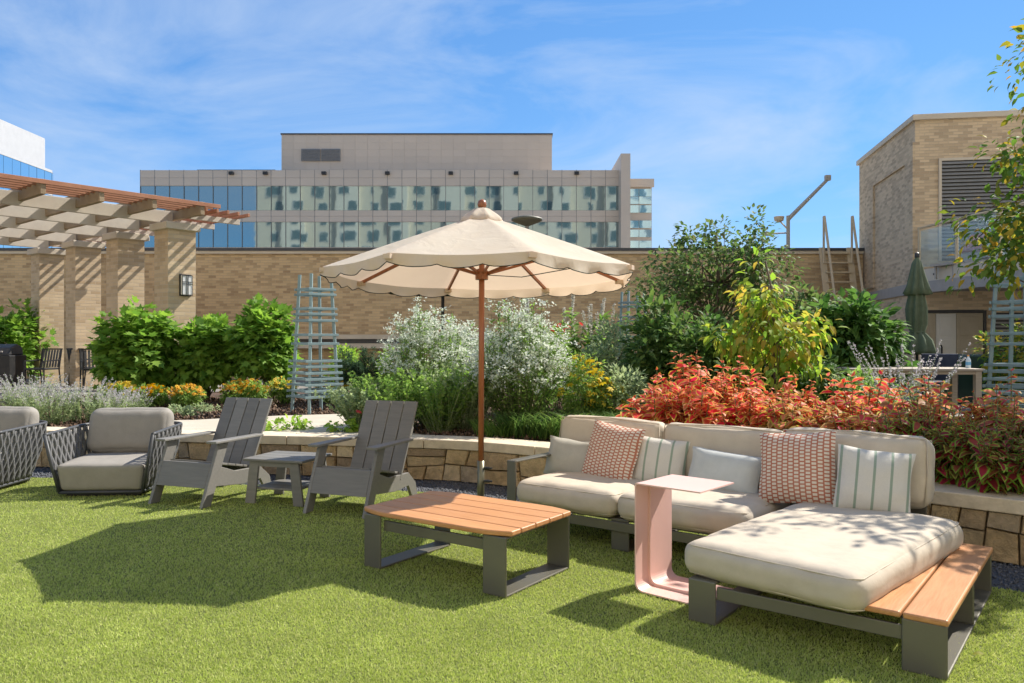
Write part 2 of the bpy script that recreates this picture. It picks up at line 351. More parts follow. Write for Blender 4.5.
M['penthouse'] = mat('penthouse_panel', (.58, .475, .36), (.61, .50, .385), 0.6, scale=0.3, obj_rand=0.03)
M['mullion'] = mat('mullion', (.15, .145, .14), (.21, .2, .19), 0.4, metallic=0.4)
M['louver'] = mat('louver', (.24, .235, .225), (.28, .275, .26), 0.5)
M['green_bin'] = mat('green_plastic', (.012, .04, .03), (.02, .055, .04), 0.4)
M['navy'] = mat('navy_cloth', (.02, .03, .07), (.03, .045, .09), 0.8)
M['red'] = mat('red_cloth', (.42, .07, .045), (.5, .09, .06), 0.7)
M['door_tan'] = mat('tan_door', (.36, .30, .20), (.40, .33, .23), 0.6)
M['door_pale'] = mat('pale_door', (.56, .53, .46), (.6, .57, .5), 0.6)
M['fascia'] = mat('grey_fascia', (.34, .315, .285), (.39, .36, .325), 0.6)
M['stucco'] = mat('stucco', (.68, .60, .48), (.73, .65, .53), 0.85, scale=1)
M['stucco_b'] = mat('stucco_pale', (.76, .69, .58), (.8, .73, .62), 0.85, scale=1)
M['bark'] = mat('bark', (.10, .07, .05), (.17, .12, .085), 0.9, scale=20, bump=0.01, bscale=50)
M['stem'] = mat('green_stem', (.10, .13, .045), (.15, .17, .06), 0.7)
def glass_mat(name, tint, rough=0.015, wav=0.0):
    m, t, p, o = base_mat(name); p.inputs['Base Color'].default_value = (*tint, 1); p.inputs['Metallic'].default_value = 0.92
    p.inputs['Roughness'].default_value = rough
    if wav:
        n = noise_n(t, 0.55, 2); bump_n(t, p, n.outputs['Fac'], wav, 0.5)
    return m
M['dark_glass'] = mat('dark_glass', (.11, .17, .18), (.16, .23, .24), .05)
M['facade_glass'] = glass_mat('facade_glass', (.27, .345, .35), 0.03, 0.006)
M['blue_glass'] = glass_mat('blue_glass', (.42, .62, .74), 0.03, 0.01)
m, t, p, o = base_mat('clear_glass'); p.inputs['Base Color'].default_value = (.85, .95, .92, 1); p.inputs['Roughness'].default_value = .02
p.inputs['Transmission Weight'].default_value = .82; p.inputs['IOR'].default_value = 1.3; M['clear'] = m
def canopy_mat():
    m, t, p, o = base_mat('cream_canvas'); n = noise_n(t, 3.5, 5); r = ramp(t, [(.70, .62, .50), (.76, .69, .575)], [.3, .7]); t.links.new(n.outputs['Fac'], r.inputs[0])
    t.links.new(r.outputs[0], p.inputs['Base Color']); p.inputs['Roughness'].default_value = .9; p.inputs['Specular IOR Level'].default_value = .15
    nb = noise_n(t, 5, 4); nb.inputs['Distortion'].default_value = 1.0; bump_n(t, p, nb.outputs['Fac'], 0.03, 0.4)
    tr = N(t, 'ShaderNodeBsdfTranslucent'); tr.inputs[0].default_value = (.86, .64, .45, 1)
    ms = N(t, 'ShaderNodeMixShader'); ms.inputs[0].default_value = 0.36
    t.links.new(p.outputs[0], ms.inputs[1]); t.links.new(tr.outputs[0], ms.inputs[2]); t.links.new(ms.outputs[0], o.inputs[0]); return m
M['canopy'] = canopy_mat()
def stripe_mat():
    m, t, p, o = base_mat('striped_linen'); c = N(t, 'ShaderNodeTexCoord'); s = N(t, 'ShaderNodeSeparateXYZ'); t.links.new(c.outputs['Object'], s.inputs[0])
    a = N(t, 'ShaderNodeMath', operation='MULTIPLY_ADD'); a.inputs[1].default_value = 10.4; a.inputs[2].default_value = 0.5; t.links.new(s.outputs[0], a.inputs[0])
    f = N(t, 'ShaderNodeMath', operation='FRACT'); t.links.new(a.outputs[0], f.inputs[0])
    r = ramp(t, [(.60, .565, .49)] * 2 + [(.27, .33, .25)] * 2 + [(.60, .565, .49)] * 2, [0, .41, .43, .57, .59, 1])
    t.links.new(f.outputs[0], r.inputs[0]); nw = noise_n(t, 500, 2); mr = N(t, 'ShaderNodeMapRange'); mr.inputs['To Min'].default_value = .75; mr.inputs['To Max'].default_value = 1.2
    t.links.new(nw.outputs['Fac'], mr.inputs[0]); h = N(t, 'ShaderNodeHueSaturation'); t.links.new(mr.outputs[0], h.inputs['Value']); t.links.new(r.outputs[0], h.inputs['Color'])
    t.links.new(h.outputs[0], p.inputs['Base Color']); p.inputs['Roughness'].default_value = .9
    nb = noise_n(t, 12, 4); bump_n(t, p, nb.outputs['Fac'], 0.02, 0.4); return m
M['striped'] = stripe_mat()
def terracotta_mat():
    m, t, p, o = base_mat('terracotta_weave'); c = N(t, 'ShaderNodeTexCoord'); s = N(t, 'ShaderNodeSeparateXYZ'); t.links.new(c.outputs['Object'], s.inputs[0])
    cb = N(t, 'ShaderNodeCombineXYZ'); t.links.new(s.outputs[2], cb.inputs[0]); t.links.new(s.outputs[0], cb.inputs[1])
    b = N(t, 'ShaderNodeTexBrick'); t.links.new(cb.outputs[0], b.inputs['Vector']); b.inputs['Scale'].default_value = 1
    b.inputs['Brick Width'].default_value = .024; b.inputs['Row Height'].default_value = .036; b.inputs['Mortar Size'].default_value = .005
    b.inputs['Mortar Smooth'].default_value = .15
    for k in ('Color1', 'Color2'): b.inputs[k].default_value = (.66, .58, .47, 1)
    b.inputs['Mortar'].default_value = (.42, .16, .095, 1)
    t.links.new(b.outputs['Color'], p.inputs['Base Color']); p.inputs['Roughness'].default_value = .9
    nb = noise_n(t, 12, 4); bump_n(t, p, nb.outputs['Fac'], 0.02, 0.4); return m
M['terracotta'] = terracotta_mat()

# ---------------------------------------------------------------- the ground
BED = 0.40
WPTS = [(-16, 9.9), (-9, 9.45), (-5.45, 9.0), (-3.3, 8.62), (-1.0, 8.2), (0.0, 7.78), (1.6, 6.55), (3.3, 5.03), (5.4, 3.1), (9, -0.6)]
def catmull(pts, k=14):
    P = [Vector((*p, 0)) for p in pts]; P = [P[0] * 2 - P[1]] + P + [P[-1] * 2 - P[-2]]; o = []
    for i in range(1, len(P) - 2):
        for j in range(k):
            u = j / k; a, b, c, d = P[i - 1:i + 3]
            o.append(0.5 * ((2 * b) + (c - a) * u + (2 * a - 5 * b + 4 * c - d) * u * u + (3 * b - a - 3 * c + d) * u ** 3))
    o.append(P[-2]); return o
WC = catmull(WPTS); WS = [0.0]
for a, b in zip(WC, WC[1:]): WS.append(WS[-1] + (b - a).length)
def wall_at(s, off=0.0, z=0.0):
    """point on the retaining wall's face line at arc length s, moved off metres towards the garden"""
    i = int(np.clip(np.searchsorted(WS, s) - 1, 0, len(WC) - 2)); u = (s - WS[i]) / (WS[i + 1] - WS[i]); p = WC[i].lerp(WC[i + 1], u)
    d = (WC[i + 1] - WC[i]).normalized(); n = Vector((-d.y, d.x, 0)); q = p + n * off
    return Vector((q.x, q.y, z))
def wall_s_at_x(x):
    return float(np.interp(x, [p.x for p in WC], WS))
def off_line(off, s0=0.0, s1=None, k=90):
    s1 = s1 if s1 is not None else WS[-1]
    return [wall_at(s0 + (s1 - s0) * i / k, off) for i in range(k + 1)]
def sheet(name, poly, z, m, kind='structure'):
    o = MB().add([(p[0], p[1], z) for p in poly], [tuple(range(len(poly)))]).build(name, m); tag(o, kind=kind); return o
g = MB().add([(-600, -600, -.012), (600, -600, -.012), (600, 600, -.012), (-600, 600, -.012)], [(0, 1, 2, 3)]).build('ground', M['ground']); g['kind'] = 'structure'
GW = 0.62
edge = off_line(-GW)
sheet('lawn', [(-16, -3), (9, -3)] + [(p.x, p.y) for p in reversed(edge) if p.y > -3], 0.0, M['turf'])
strip = off_line(-GW); strip2 = off_line(0.05)
gv = MB()
for i in range(len(strip) - 1): gv.add([strip[i], strip[i + 1], strip2[i + 1], strip2[i]], [(0, 1, 2, 3)])
o = gv.build('gravel_strip', M['gravel']); o.location.z = -0.006; o['kind'] = 'structure'
bedl = off_line(0.22)
sheet('planting_bed', [(p.x, p.y) for p in bedl if p.y > 0] + [(16, 2), (16, 24), (-20, 24)], BED - 0.012, M['mulch'])
pth = [(-5.2, 9.25), (-4.2, 9.05), (-3.0, 8.85), (-1.5, 8.55), (-0.9, 8.62), (-1.35, 9.2), (-1.8, 9.7), (-2.0, 10.6), (-2.4, 11.3), (-3.3, 11.0), (-4.3, 10.4), (-5.3, 10.2)]
sheet('path', pth, BED + 0.004, M['path'])
sheet('terrace', [(-20, 14.2), (-9.4, 14.2), (-8.2, 15.6), (-2.5, 17.5), (5, 17.5), (8, 15), (5.0, 13.8), (5.2, 10.6), (16, 10.0), (16, 23.9), (-20, 23.9)], BED + 0.002, M['paving'])
# turf blades, gravel, mulch chips: uncountable
def inside_lawn(x, y):
    wy = np.interp(x, [p.x for p in edge], [p.y for p in edge]); return y < wy - 0.01
n = 620000
ys = 2.9 * np.exp(rng.uniform(0, 1, n) * math.log(9.4 / 2.9)); xs = rng.uniform(-0.74, 0.74, n) * ys + rng.uniform(-.3, .3, n)
k = inside_lawn(xs, ys); xs, ys = xs[k], ys[k]; n = len(xs)
P = np.stack([xs, ys, np.zeros(n)], 1); D = rng.normal(size=(n, 3)) * np.array([.62, .62, 0]) + np.array([.06, -.05, 1.0])
hgt = rng.uniform(.009, .022, n) * (.8 + .5 * rng.random(n) ** 3); wdt = rng.uniform(.0028, .0045, n) * (0.75 + ys / 9)
V, F, E = leaves(P, D, rng.normal(size=(n, 3)), hgt, wdt, (np.array([(-.5, 0, 0), (.5, 0, 0), (0, 1, .15)]), np.array([(0, 1, 2)]), np.array([1, 1, 1.])))
o = np_mesh('turf_grass', V, F, M['blade']); tag(o, 'short yellow-green turf covering the whole lawn', 'grass', kind='stuff')
T_ROCK = (np.array([(-.5, 0, 0), (.5, .1, .1), (.1, .6, -.1), (0, .3, .55), (-.1, .2, -.5)]), np.array([(0, 1, 3), (1, 2, 3), (2, 0, 3), (1, 0, 4), (2, 1, 4), (0, 2, 4)]), np.ones(5))
n = 16000; ss = rng.uniform(wall_s_at_x(-9), wall_s_at_x(5.2), n); of = rng.uniform(-GW - .02, .0, n)
P = np.array([wall_at(a, b, -.003) for a, b in zip(ss, of)]); D = rand_dir(n); sz = rng.uniform(.012, .03, n)
V, F, E = leaves(P, D, rand_dir(n), sz, sz, T_ROCK)
o = np_mesh('gravel_pebbles', V, F, M['pebble']); tag(o, 'dark grey gravel along the foot of the stone wall', 'gravel', kind='stuff')
n = 16000; xs = rng.uniform(-8, 5, n); ys = rng.uniform(8.3, 14.5, n)
wy = np.interp(xs, [p.x for p in bedl], [p.y for p in bedl])
def in_poly(x, y, poly):
    c = np.zeros(len(x), bool); j = len(poly) - 1
    for i in range(len(poly)):
        (xi, yi), (xj, yj) = poly[i], poly[j]
        c ^= ((yi > y) != (yj > y)) & (x < (xj - xi) * (y - yi) / (yj - yi + 1e-12) + xi); j = i
    return c
k = (ys > wy + .15) & ~in_poly(xs, ys, pth); xs, ys = xs[k], ys[k]; n = len(xs)
P = np.stack([xs, ys, np.full(n, BED - .01) + rng.uniform(0, .03, n)], 1); D = rng.normal(size=(n, 3)) * np.array([1, 1, .35]); sz = rng.uniform(.03, .08, n)
V, F, E = leaves(P, D, rng.normal(size=(n, 3)) * .5 + np.array([0, 0, 1]), sz, sz * .45, T_ROCK)
o = np_mesh('mulch_chips', V, F, M['chip']); tag(o, 'brown bark mulch covering the raised planting bed', 'mulch', kind='stuff')

# ---------------------------------------------------------------- stone retaining wall: every stone and cap slab a piece
WALL_H, CAP_T = 0.335, 0.095
rw = thing('retaining_wall', 'low curving tan fieldstone retaining wall with smooth pale cap slabs', 'stone wall')
S0, S1 = wall_s_at_x(-8.2), wall_s_at_x(5.0)
bk = MB(); back = off_line(.05, S0, S1, 80); back2 = off_line(.30, S0, S1, 80)
for i in range(80):
    a, b, c, d = back[i], back[i + 1], back2[i + 1], back2[i]; up = Vector((0, 0, WALL_H - .002)); dn = Vector((0, 0, -.02))
    bk.add([a + dn, b + dn, c + dn, d + dn, a + up, b + up, c + up, d + up], [(0, 1, 5, 4), (2, 3, 7, 6), (4, 5, 6, 7)])
bk.build('core', M['mortar'], rw)
def stone(quad):
    """quad: four (s, z) corners ccw seen from the lawn"""
    cs = sum(q[0] for q in quad) / 4; cz = sum(q[1] for q in quad) / 4; proud = random.uniform(.006, .03); vs = []
    for off, shrink in ((.09, .99), (-.004 - proud * .3, .985), (-.010 - proud * .8, .91)):
        for (s_, z_) in quad:
            jj = 1 + random.uniform(-.03, .03) if shrink < .95 else 1
            hs, hz = s_ - cs, z_ - cz; g_ = .0035
            hs = math.copysign(max(abs(hs) - g_, .004), hs) * shrink * jj; hz = math.copysign(max(abs(hz) - g_, .004), hz) * shrink * jj
            vs.append(wall_at(cs + hs, off, cz + hz))
    c0 = wall_at(cs, 0, 0); vs = [Vector(v) - c0 for v in vs]
    fs = [(0, 1, 5, 4), (1, 2, 6, 5), (2, 3, 7, 6), (3, 0, 4, 7), (4, 5, 9, 8), (5, 6, 10, 9), (6, 7, 11, 10), (7, 4, 8, 11), (8, 9, 10, 11)]
    o = MB().add(vs, fs).build('stone', M['stone'], rw); o.location = c0
s = S0; tl = 0.0
while s < S1 - .2:
    wd = random.uniform(.24, .46); s2 = min(s + wd, S1); tr_ = random.uniform(-.028, .028); z0, z1 = 0.0, WALL_H
    A, B, C, Dq = (s + tl * -1, z0), (s2 - tr_, z0), (s2 + tr_, z1), (s + tl, z1)
    kind = random.random()
    def lerp(p, q, u): return (p[0] + (q[0] - p[0]) * u, p[1] + (q[1] - p[1]) * u)
    def split_h(q, u0, u1): a, b, c, d = q; l = lerp(a, d, u0); r_ = lerp(b, c, u1); return (a, b, r_, l), (l, r_, c, d)
    def split_v(q, u0, u1): a, b, c, d = q; l = lerp(a, b, u0); r_ = lerp(d, c, u1); return (a, l, r_, d), (l, b, c, r_)
    q = (A, B, C, Dq); res = []
    if kind < .12 and wd < .36: res = [q]
    else:
        lo, hi = split_h(q, *(lambda c: (c + random.uniform(-.07, .07), c + random.uniform(-.07, .07)))(random.uniform(.34, .66)))
        for h in (lo, hi):
            if random.random() < .38: res += list(split_v(h, *(lambda c: (c + random.uniform(-.09, .09), c + random.uniform(-.09, .09)))(random.uniform(.38, .62))))
            elif random.random() < .18: res += list(split_h(h, random.uniform(.45, .6), random.uniform(.4, .6)))
            else: res.append(h)
    for r_ in res: stone(r_)
    s = s2; tl = tr_
s = S0
while s < S1 - .05:
    s2 = min(s + random.uniform(1.15, 1.6), S1); a = MB(); kk = 6; jt = .004
    f0 = [wall_at(s + jt + (s2 - s - 2 * jt) * i / kk, -.045) for i in range(kk + 1)]; f1 = [wall_at(s + jt + (s2 - s - 2 * jt) * i / kk, .33) for i in range(kk + 1)]
    a.prism([(p.x, p.y, WALL_H) for p in f0] + [(p.x, p.y, WALL_H) for p in reversed(f1)], (0, 0, CAP_T))
    a.build('cap_slab', M['cap'], rw, bevel=.008); s = s2

# ---------------------------------------------------------------- back brick wall
bw = thing('brick_wall', 'long brown brick wall with dark coping behind the garden', 'brick wall')
MB().box(-22, 9.9, 22, 22.4, 0, 3.92).build('wall_face', M['brick'], bw)
MB().box(-22, 9.9, 21.93, 22.46, 3.92, 4.0).build('stone_band', M['limestone'], bw)
MB().box(-22, 9.9, 21.9, 22.5, 4.0, 4.08).build('coping', M['coping'], bw)
MB().box(-8.5, 1.5, 21.72, 21.997, 1.52, 1.64).build('ledge', M['limestone'], bw)
MB().box(-8.5, 1.5, 21.8, 21.996, 1.40, 1.515).build('gap_shade_strip', M['coping'], bw)  # solid dark strip, its colour standing for the shade between the two ledges
MB().box(-8.5, 1.5, 21.7, 21.998, 1.26, 1.395).build('ledge', M['limestone'], bw)

# ---------------------------------------------------------------- brick tower with balcony on the right
tw = thing('brick_building', 'tan brick tower with flat roof, louvre and balcony at the right', 'building', (9.3, 18.0, 0), R(-9.2))
TX, TY, TH = 0.0, 0.0, 6.55
MB().box(TX, 7.2, TY, 4.6, 0, TH).build('wall', M['brick_tower'], tw)
MB().box(TX - .06, 7.25, TY - .06, 4.7, TH, TH + .13).build('parapet_cap', M['limestone'], tw, bevel=.01)
pm = MB().box(TX - .05, TX - .002, 0, .55, 2.9, TH - .5).box(TX - .05, TX - .002, 3.1, 3.85, 2.9, TH - .5); pm.box(TX - .049, TX - .003, 0.55, 3.1, TH - .9, TH - .51)
pm.build('brick_pilaster', M['brick_tower'], tw)
lv = MB().box(0.50, .56, TY - .05, TY - .003, 3.3, 5.65).box(.56, 4.2, TY - .05, TY - .003, 5.59, 5.65).build('louver_frame', M['limestone'], tw)
MB().box(0.56, 4.2, TY - .012, TY - .004, 3.3, 5.59).build('louver_back', M['blackmetal'], lv)
sl = MB().prism([(0, 0, 0), (0, .045, .05), (0, .05, .04), (0, .005, -.012)], (3.64, 0, 0)).build('slat', M['louver'], lv); sl.location = (.56, TY - .065, 3.36)
for i in range(1, 27):
    c = sl.copy(); COL.objects.link(c); c.parent = lv; c.location.z = 3.36 + i * .083
bal = MB().box(-.04, .2, -6.8, 0, 2.55, 2.80).box(.2, 6.7, -6.8, -.01, 2.60, 2.78)
bal = bal.build('balcony', M['fascia'], tw); bal.rotation_euler.z = R(13.8)
MB().box(TX - .045, TX - .003, 0.002, 4.3, 2.55, 2.80).build('stone_course', M['fascia'], tw)
MB().box(-.02, .12, -6.8, -.01, 2.80, 3.08).build('kerb', M['limestone'], bal)
MB().tube([(.05, -6.7, 4.05), (.05, -.05, 4.05)], .025, 6).build('handrail', M['tan_metal'], bal)
for i in range(6):
    y = -.1 - i * 1.32
    MB().box(.02, .07, y - .025, y + .025, 3.08, 4.04).build('rail_post', M['tan_metal'], bal)
    if i < 5: MB().box(.04, .05, y - 1.32 + .06, y - .06, 3.14, 3.98).build('glass_panel', M['clear'], bal)
    if i < 5: MB().box(-.03, -.02, y - .75, y - .62, 2.92, 2.96).build('scupper', M['blackmetal'], bal)
df = MB().box(0.16, .20, TY - .06, TY - .003, .42, 2.16).box(1.44, 1.50, TY - .06, TY - .003, .42, 2.16).box(0.20, 1.44, TY - .06, TY - .003, 2.10, 2.17)
df = df.build('door_frame', M['blackmetal'], tw)
def panel_door(x0, x1, m):
    d = MB().box(x0, x1, TY - .045, TY - .004, .43, 2.09).build('door', m, tw)
    for (z0, z1) in ((.55, 1.0), (1.08, 1.5), (1.58, 2.0)): MB().box(x0 + .08, x1 - .08, TY - .058, TY - .0455, z0, z1).build('door_panel', m, d, bevel=.006)
    return d
panel_door(.21, .43, M['door_tan']); dr = panel_door(.44, .86, M['door_pale']); panel_door(.87, 1.43, M['door_tan'])
MB().tube([(0.54, TY - .06, 1.12), (0.54, TY - .10, 1.16), (0.54, TY - .10, 1.32), (0.54, TY - .06, 1.36)], .018, 6).build('handle', M['blackmetal'], dr)
lw = MB().box(1.7, 3.1, TY - .02, TY - .004, .9, 2.1).build('vent', M['blackmetal'], tw)
for i in range(14): MB().box(1.7, 3.1, TY - .05, TY - .021, .92 + i * .085, .96 + i * .085).build('vent_slat', M['louver'], lw)
# things on the balcony
for j, (y, lab) in enumerate(((17.0, 'grey lounger with red cushion behind the balcony glass, far one'), (16.2, 'grey lounger with red cushion behind the balcony glass, beside the overhanging branches'))):
    bl = thing('balcony_lounger', lab, 'lounger', (9.80 + .37 * (17 - y), y, 2.81), R(20), 'loungers on the balcony')
    MB().bar((-.6, 0, .3), (.15, 0, .32), .55, .05).build('seat', M['fascia'], bl); MB().bar((.15, 0, .34), (-.35 + .95, 0, .95), .55, .07).build('backrest', M['fascia'], bl)
    MB().bar((.30, 0, .60), (.62, 0, 1.0), .50, .13).build('cushion', M['red'], bl, bevel=.03)
    for x in (-.5, .1):
        for yy in (-.22, .22): MB().box(x - .02, x + .02, yy - .02, yy + .02, 0, .29).build('leg', M['fascia'], bl)

# ---------------------------------------------------------------- pergola with brick piers
AX = Vector((-.765, .644, 0)); BX = Vector((.644, .765, 0)); PO = Vector((-6.615, 15.0, 0)); PRZ = math.atan2(BX.y, BX.x)   # local x = b, local y = a
pg = thing('pergola', 'timber pergola with redwood slats on four tan brick piers', 'pergola', PO, PRZ)
PB = BED
for i in range(4):
    y = i * 2.2
    c = MB().box(0, .56, y, y + .56, PB, 3.62).build('column', M['brick_pier'], pg)
    MB().box(-.07, .63, y - .07, y + .63, 3.62, 3.76).build('cap', M['limestone'], c, bevel=.012)
for y in (0, 5.2): 
    c = MB().box(-6.6, -6.04, y, y + .56, PB, 3.62).build('column', M['brick_pier'], pg); MB().box(-6.67, -5.97, y - .07, y + .63, 3.62, 3.76).build('cap', M['limestone'], c, bevel=.012)
for b in (.38, -.54, -1.46, -2.38, -3.30, -4.22, -5.14, -6.06):
    MB().box(b - .042, b + .042, -.60, 7.6, 3.87, 4.118).build('beam', M['beam'], pg, bevel=.006)
for a_ in (.45, 1.9, 3.5, 5.2, 6.9):
    MB().box(-7.2, .30, a_ - .035, a_ + .035, 3.79, 4.03).build('purlin', M['purlin'], pg, bevel=.006)
for i in range(5):
    a_ = -.60 + i * .215
    MB().box(-7.4, .74 if i == 0 else .70, a_ - .024, a_ + .024, 4.035, 4.11).build('slat', M['redwood'], pg, bevel=.004)
for i in range(5):
    b = .52 + i * .225
    MB().box(b - .024, b + .024, -.5, 7.6, 3.97, 4.05 - .004 * i).build('slat', M['redwood'], pg, bevel=.004)
for i in range(8):
    y = .0 + i * 1.0
    MB().box(.44, 1.50, y - .03, y + .03, 3.86, 3.965).build('bracket', M['purlin'], pg, bevel=.004)
lampw = thing('wall_lamp', 'frosted wall lamp in black frame on the nearest brick pier', 'lamp', PO + BX * .34 + AX * -.002 + Vector((0, 0, 2.55)), PRZ)
MB().box(-.10, .10, -.09, -.02, -.19, .19).build('diffuser', M['white_paint'], lampw, bevel=.01)
fr = MB().box(-.12, .12, -.02, .0, -.21, .21)
for z in (-.2, .02, .06, .185): fr.box(-.108, .108, -.100, -.091, z - .004, z + .004)
for x in (-.103, -.015, .015, .103): fr.box(x - .004, x + .004, -.099, -.092, -.2, .19)
fr.build('cage', M['blackmetal'], lampw)

# ---------------------------------------------------------------- office building, its windows built bay by bay
OY = 80.0
ob = thing('office_building', 'long grey office building with two bands of mirrored windows and penthouse', 'building', (0, OY, 0))
OX0, OX1, BAYW = -38.2, 11.1, 1.494
MB().box(OX0, OX1, .3, 22, -8, 19.0).build('wall', M['panel'], ob)
panes = []
px_me = None
for r_, (z0, z1) in enumerate(((11.15, 13.72), (14.94, 17.42), (7.4, 9.95))):
    for i in range(33):
        x0 = OX0 + i * BAYW
        if px_me is None:
            o = MB().add([(-BAYW / 2 + .012, 0, -1.2), (BAYW / 2 - .012, 0, -1.2), (BAYW / 2 - .012, 0, 1.2), (-BAYW / 2 + .012, 0, 1.2)], [(0, 1, 2, 3)]).build('window_pane', M['facade_glass'], ob); px_me = o.data
        else: o = link(bpy.data.objects.new('window_pane', px_me), ob)
        o.location = (x0 + BAYW / 2, .22, (z0 + z1) / 2); o.scale.z = (z1 - z0) / 2.4
        o.rotation_euler = (R(random.gauss(0, .06)), 0, R(random.gauss(0, .13)))
sp_me = None
for (z0, z1) in ((17.45, 18.25), (18.27, 19.05), (13.75, 14.32), (14.34, 14.91), (10.0, 10.55), (10.57, 11.12)):
    for i in range(33):
        if sp_me is None:
            o = MB().box(-BAYW / 2 + .025, BAYW / 2 - .025, 0, .1, -.5, .5).build('spandrel_panel', M['panel'], ob); sp_me = o.data
        else: o = link(bpy.data.objects.new('spandrel_panel', sp_me), ob)
        o.location = (OX0 + (i + .5) * BAYW, .12, (z0 + z1) / 2); o.scale.z = z1 - z0
mu_me = None
for i in range(34):
    if mu_me is None: o = MB().box(-.02, .02, .14, .25, 7, 19.1).build('mullion', M['mullion'], ob); mu_me = o.data
    else: o = link(bpy.data.objects.new('mullion', mu_me), ob)
    o.location = (OX0 + i * BAYW, -.02, 0)
ph = MB().box(-25.4, 4.4, 6, 20, 19.0, 24.25).build('penthouse', M['penthouse'], ob)
pp = None
for j in range(6):
    for i in range(22):
        if pp is None: o = MB().box(-.672, .672, 0, .06, -.3695, .3695).build('panel', M['penthouse'], ph); pp = o.data
        else: o = link(bpy.data.objects.new('panel', pp), ph)
        o.location = (-25.4 + .70 + i * 1.354 - .02, 5.94, 20.0 + j * .745)
MB().box(-25.5, 4.5, 5.9, 20.1, 24.25, 24.4).build('penthouse_roof', M['coping'], ph)
for x in (-23.2, -21.0):
    lo = MB().box(x, x + 2.1, 5.80, 5.93, 21.3, 22.65).build('louver', M['louver'], ph)
    for q in range(8): MB().box(x + .05, x + 2.05, 5.72, 5.79, 21.36 + q * .16, 21.44 + q * .16).build('louver_slat', M['mullion'], lo)
for x in (-29, -25.5, -19.5, -13, -6.5, 0.2, 6.4): MB().box(x, x + .45, -.25, .1, 18.55, 18.85).build('roof_light', M['blackmetal'], ob)
MB().box(-32.7, -24.6, 1, 3, 19.0, 19.3).build('roof_screen', M['blackmetal'], ob)
MB().box(10.95, 11.9, -1.6, 8, -8, 20.35).build('fin_wall', M['panel'], ob)
wg = MB().box(11.9, 14.6, 1.5, 20, -8, 18.3).build('wing', M['panel'], ob)
for r_, z in enumerate((11.2, 12.35, 13.3, 14.9, 15.8, 16.6)):
    for i in range(2):
        o = MB().add([(0, 0, 0), (1.28, 0, 0), (1.28, 0, .78), (0, 0, .78)], [(0, 1, 2, 3)]).build('window_pane', M['blue_glass'], wg); o.location = (11.95 + i * 1.33, 1.42, z)
        o.rotation_euler = (0, 0, R(random.gauss(0, .3)))
MB().box(11.9, 14.8, 1.2, 1.45, 17.55, 18.4).build('cornice', M['panel'], wg)

# white building far left
wb = thing('white_building', 'white building with curved glass floors far behind the pergola', 'building', (-74.0, 108, 0))
MB().prism([(-22, -18, 28.6), (0, -18, 28.6), (0, 15.5, 28.6), (-.6, 16.6, 28.6), (-1.7, 17.2, 28.6), (-22, 17.2, 28.6)], (0, 0, 5.0)).build('parapet', M['facade_white'], wb)
MB().prism([(-22, -18, -6), (.9, -18, -6), (.9, 15.8, -6), (.2, 17.4, -6), (-1.0, 18.2, -6), (-22, 18.2, -6)], (0, 0, 34.56)).build('core', M['mullion'], wb)
for fl in range(5):
    z = 25.1 - fl * 3.6
    for i in range(17):
        o = MB().add([(0, 0, 0), (0, 1.9, 0), (0, 1.9, 3.1), (0, 0, 3.1)], [(0, 1, 2, 3)]).build('window_pane', M['blue_glass'], wb); o.location = (.95, -17.6 + i * 1.97, z); o.rotation_euler = (0, 0, R(random.gauss(0, .4)))
    for (p, q) in (((.97, 15.85), (.25, 17.45)), ((.25, 17.45), (-1.0, 18.28))):
        MB().add([(*p, z), (*q, z), (*q, z + 3.1), (*p, z + 3.1)], [(0, 1, 2, 3)]).build('window_pane', M['blue_glass'], wb)
    MB().box(.9, 1.05, -18, 15.8, z + 3.1, z + 3.5).build('floor_band', M['facade_white'], wb)

# apartment block across the street, behind the camera: it shows in the office windows
ap = thing('apartment_block', 'beige apartment block mirrored in the office windows', 'building', (4, -28, 0))
MB().box(-66, 70, -14, 0, -8, 50).build('wall', M['stucco'], ap)
for i, x in enumerate(range(-64, 66, 13)): MB().box(x + 4.6, x + 9.4, .002, 1.1, -8, 50 - (i % 3) * 1.5).build('bay', M['stucco_b'], ap)
win = None
for r_ in range(7):
    z = 23 + r_ * 3.7
    for i in range(22):
        if win is None: 
            o = MB().box(-1.1, 1.1, -.02, .06, -1.2, 1.2).build('window', M['white_paint'], ap); win = o.data
            g_ = MB().add([(-1.0, .07, -1.1), (1.0, .07, -1.1), (1.0, .07, 1.1), (-1.0, .07, 1.1)], [(3, 2, 1, 0)]).build('pane', M['dark_glass'], o); gm = g_.data
        else:
            o = link(bpy.data.objects.new('window', win), ap); g_ = link(bpy.data.objects.new('pane', gm), o)
        o.scale = (random.choice((.7, 1.0, 1.0, 1.5)), 1, random.choice((.8, 1.0, 1.15)))
        x = -62 + i * 5.9 + (r_ % 2) * .8 + random.uniform(-.9, .9); ph_ = (x + 64) % 13
        o.location = (x, 1.13 if 4.6 < ph_ < 9.4 else .03, z)

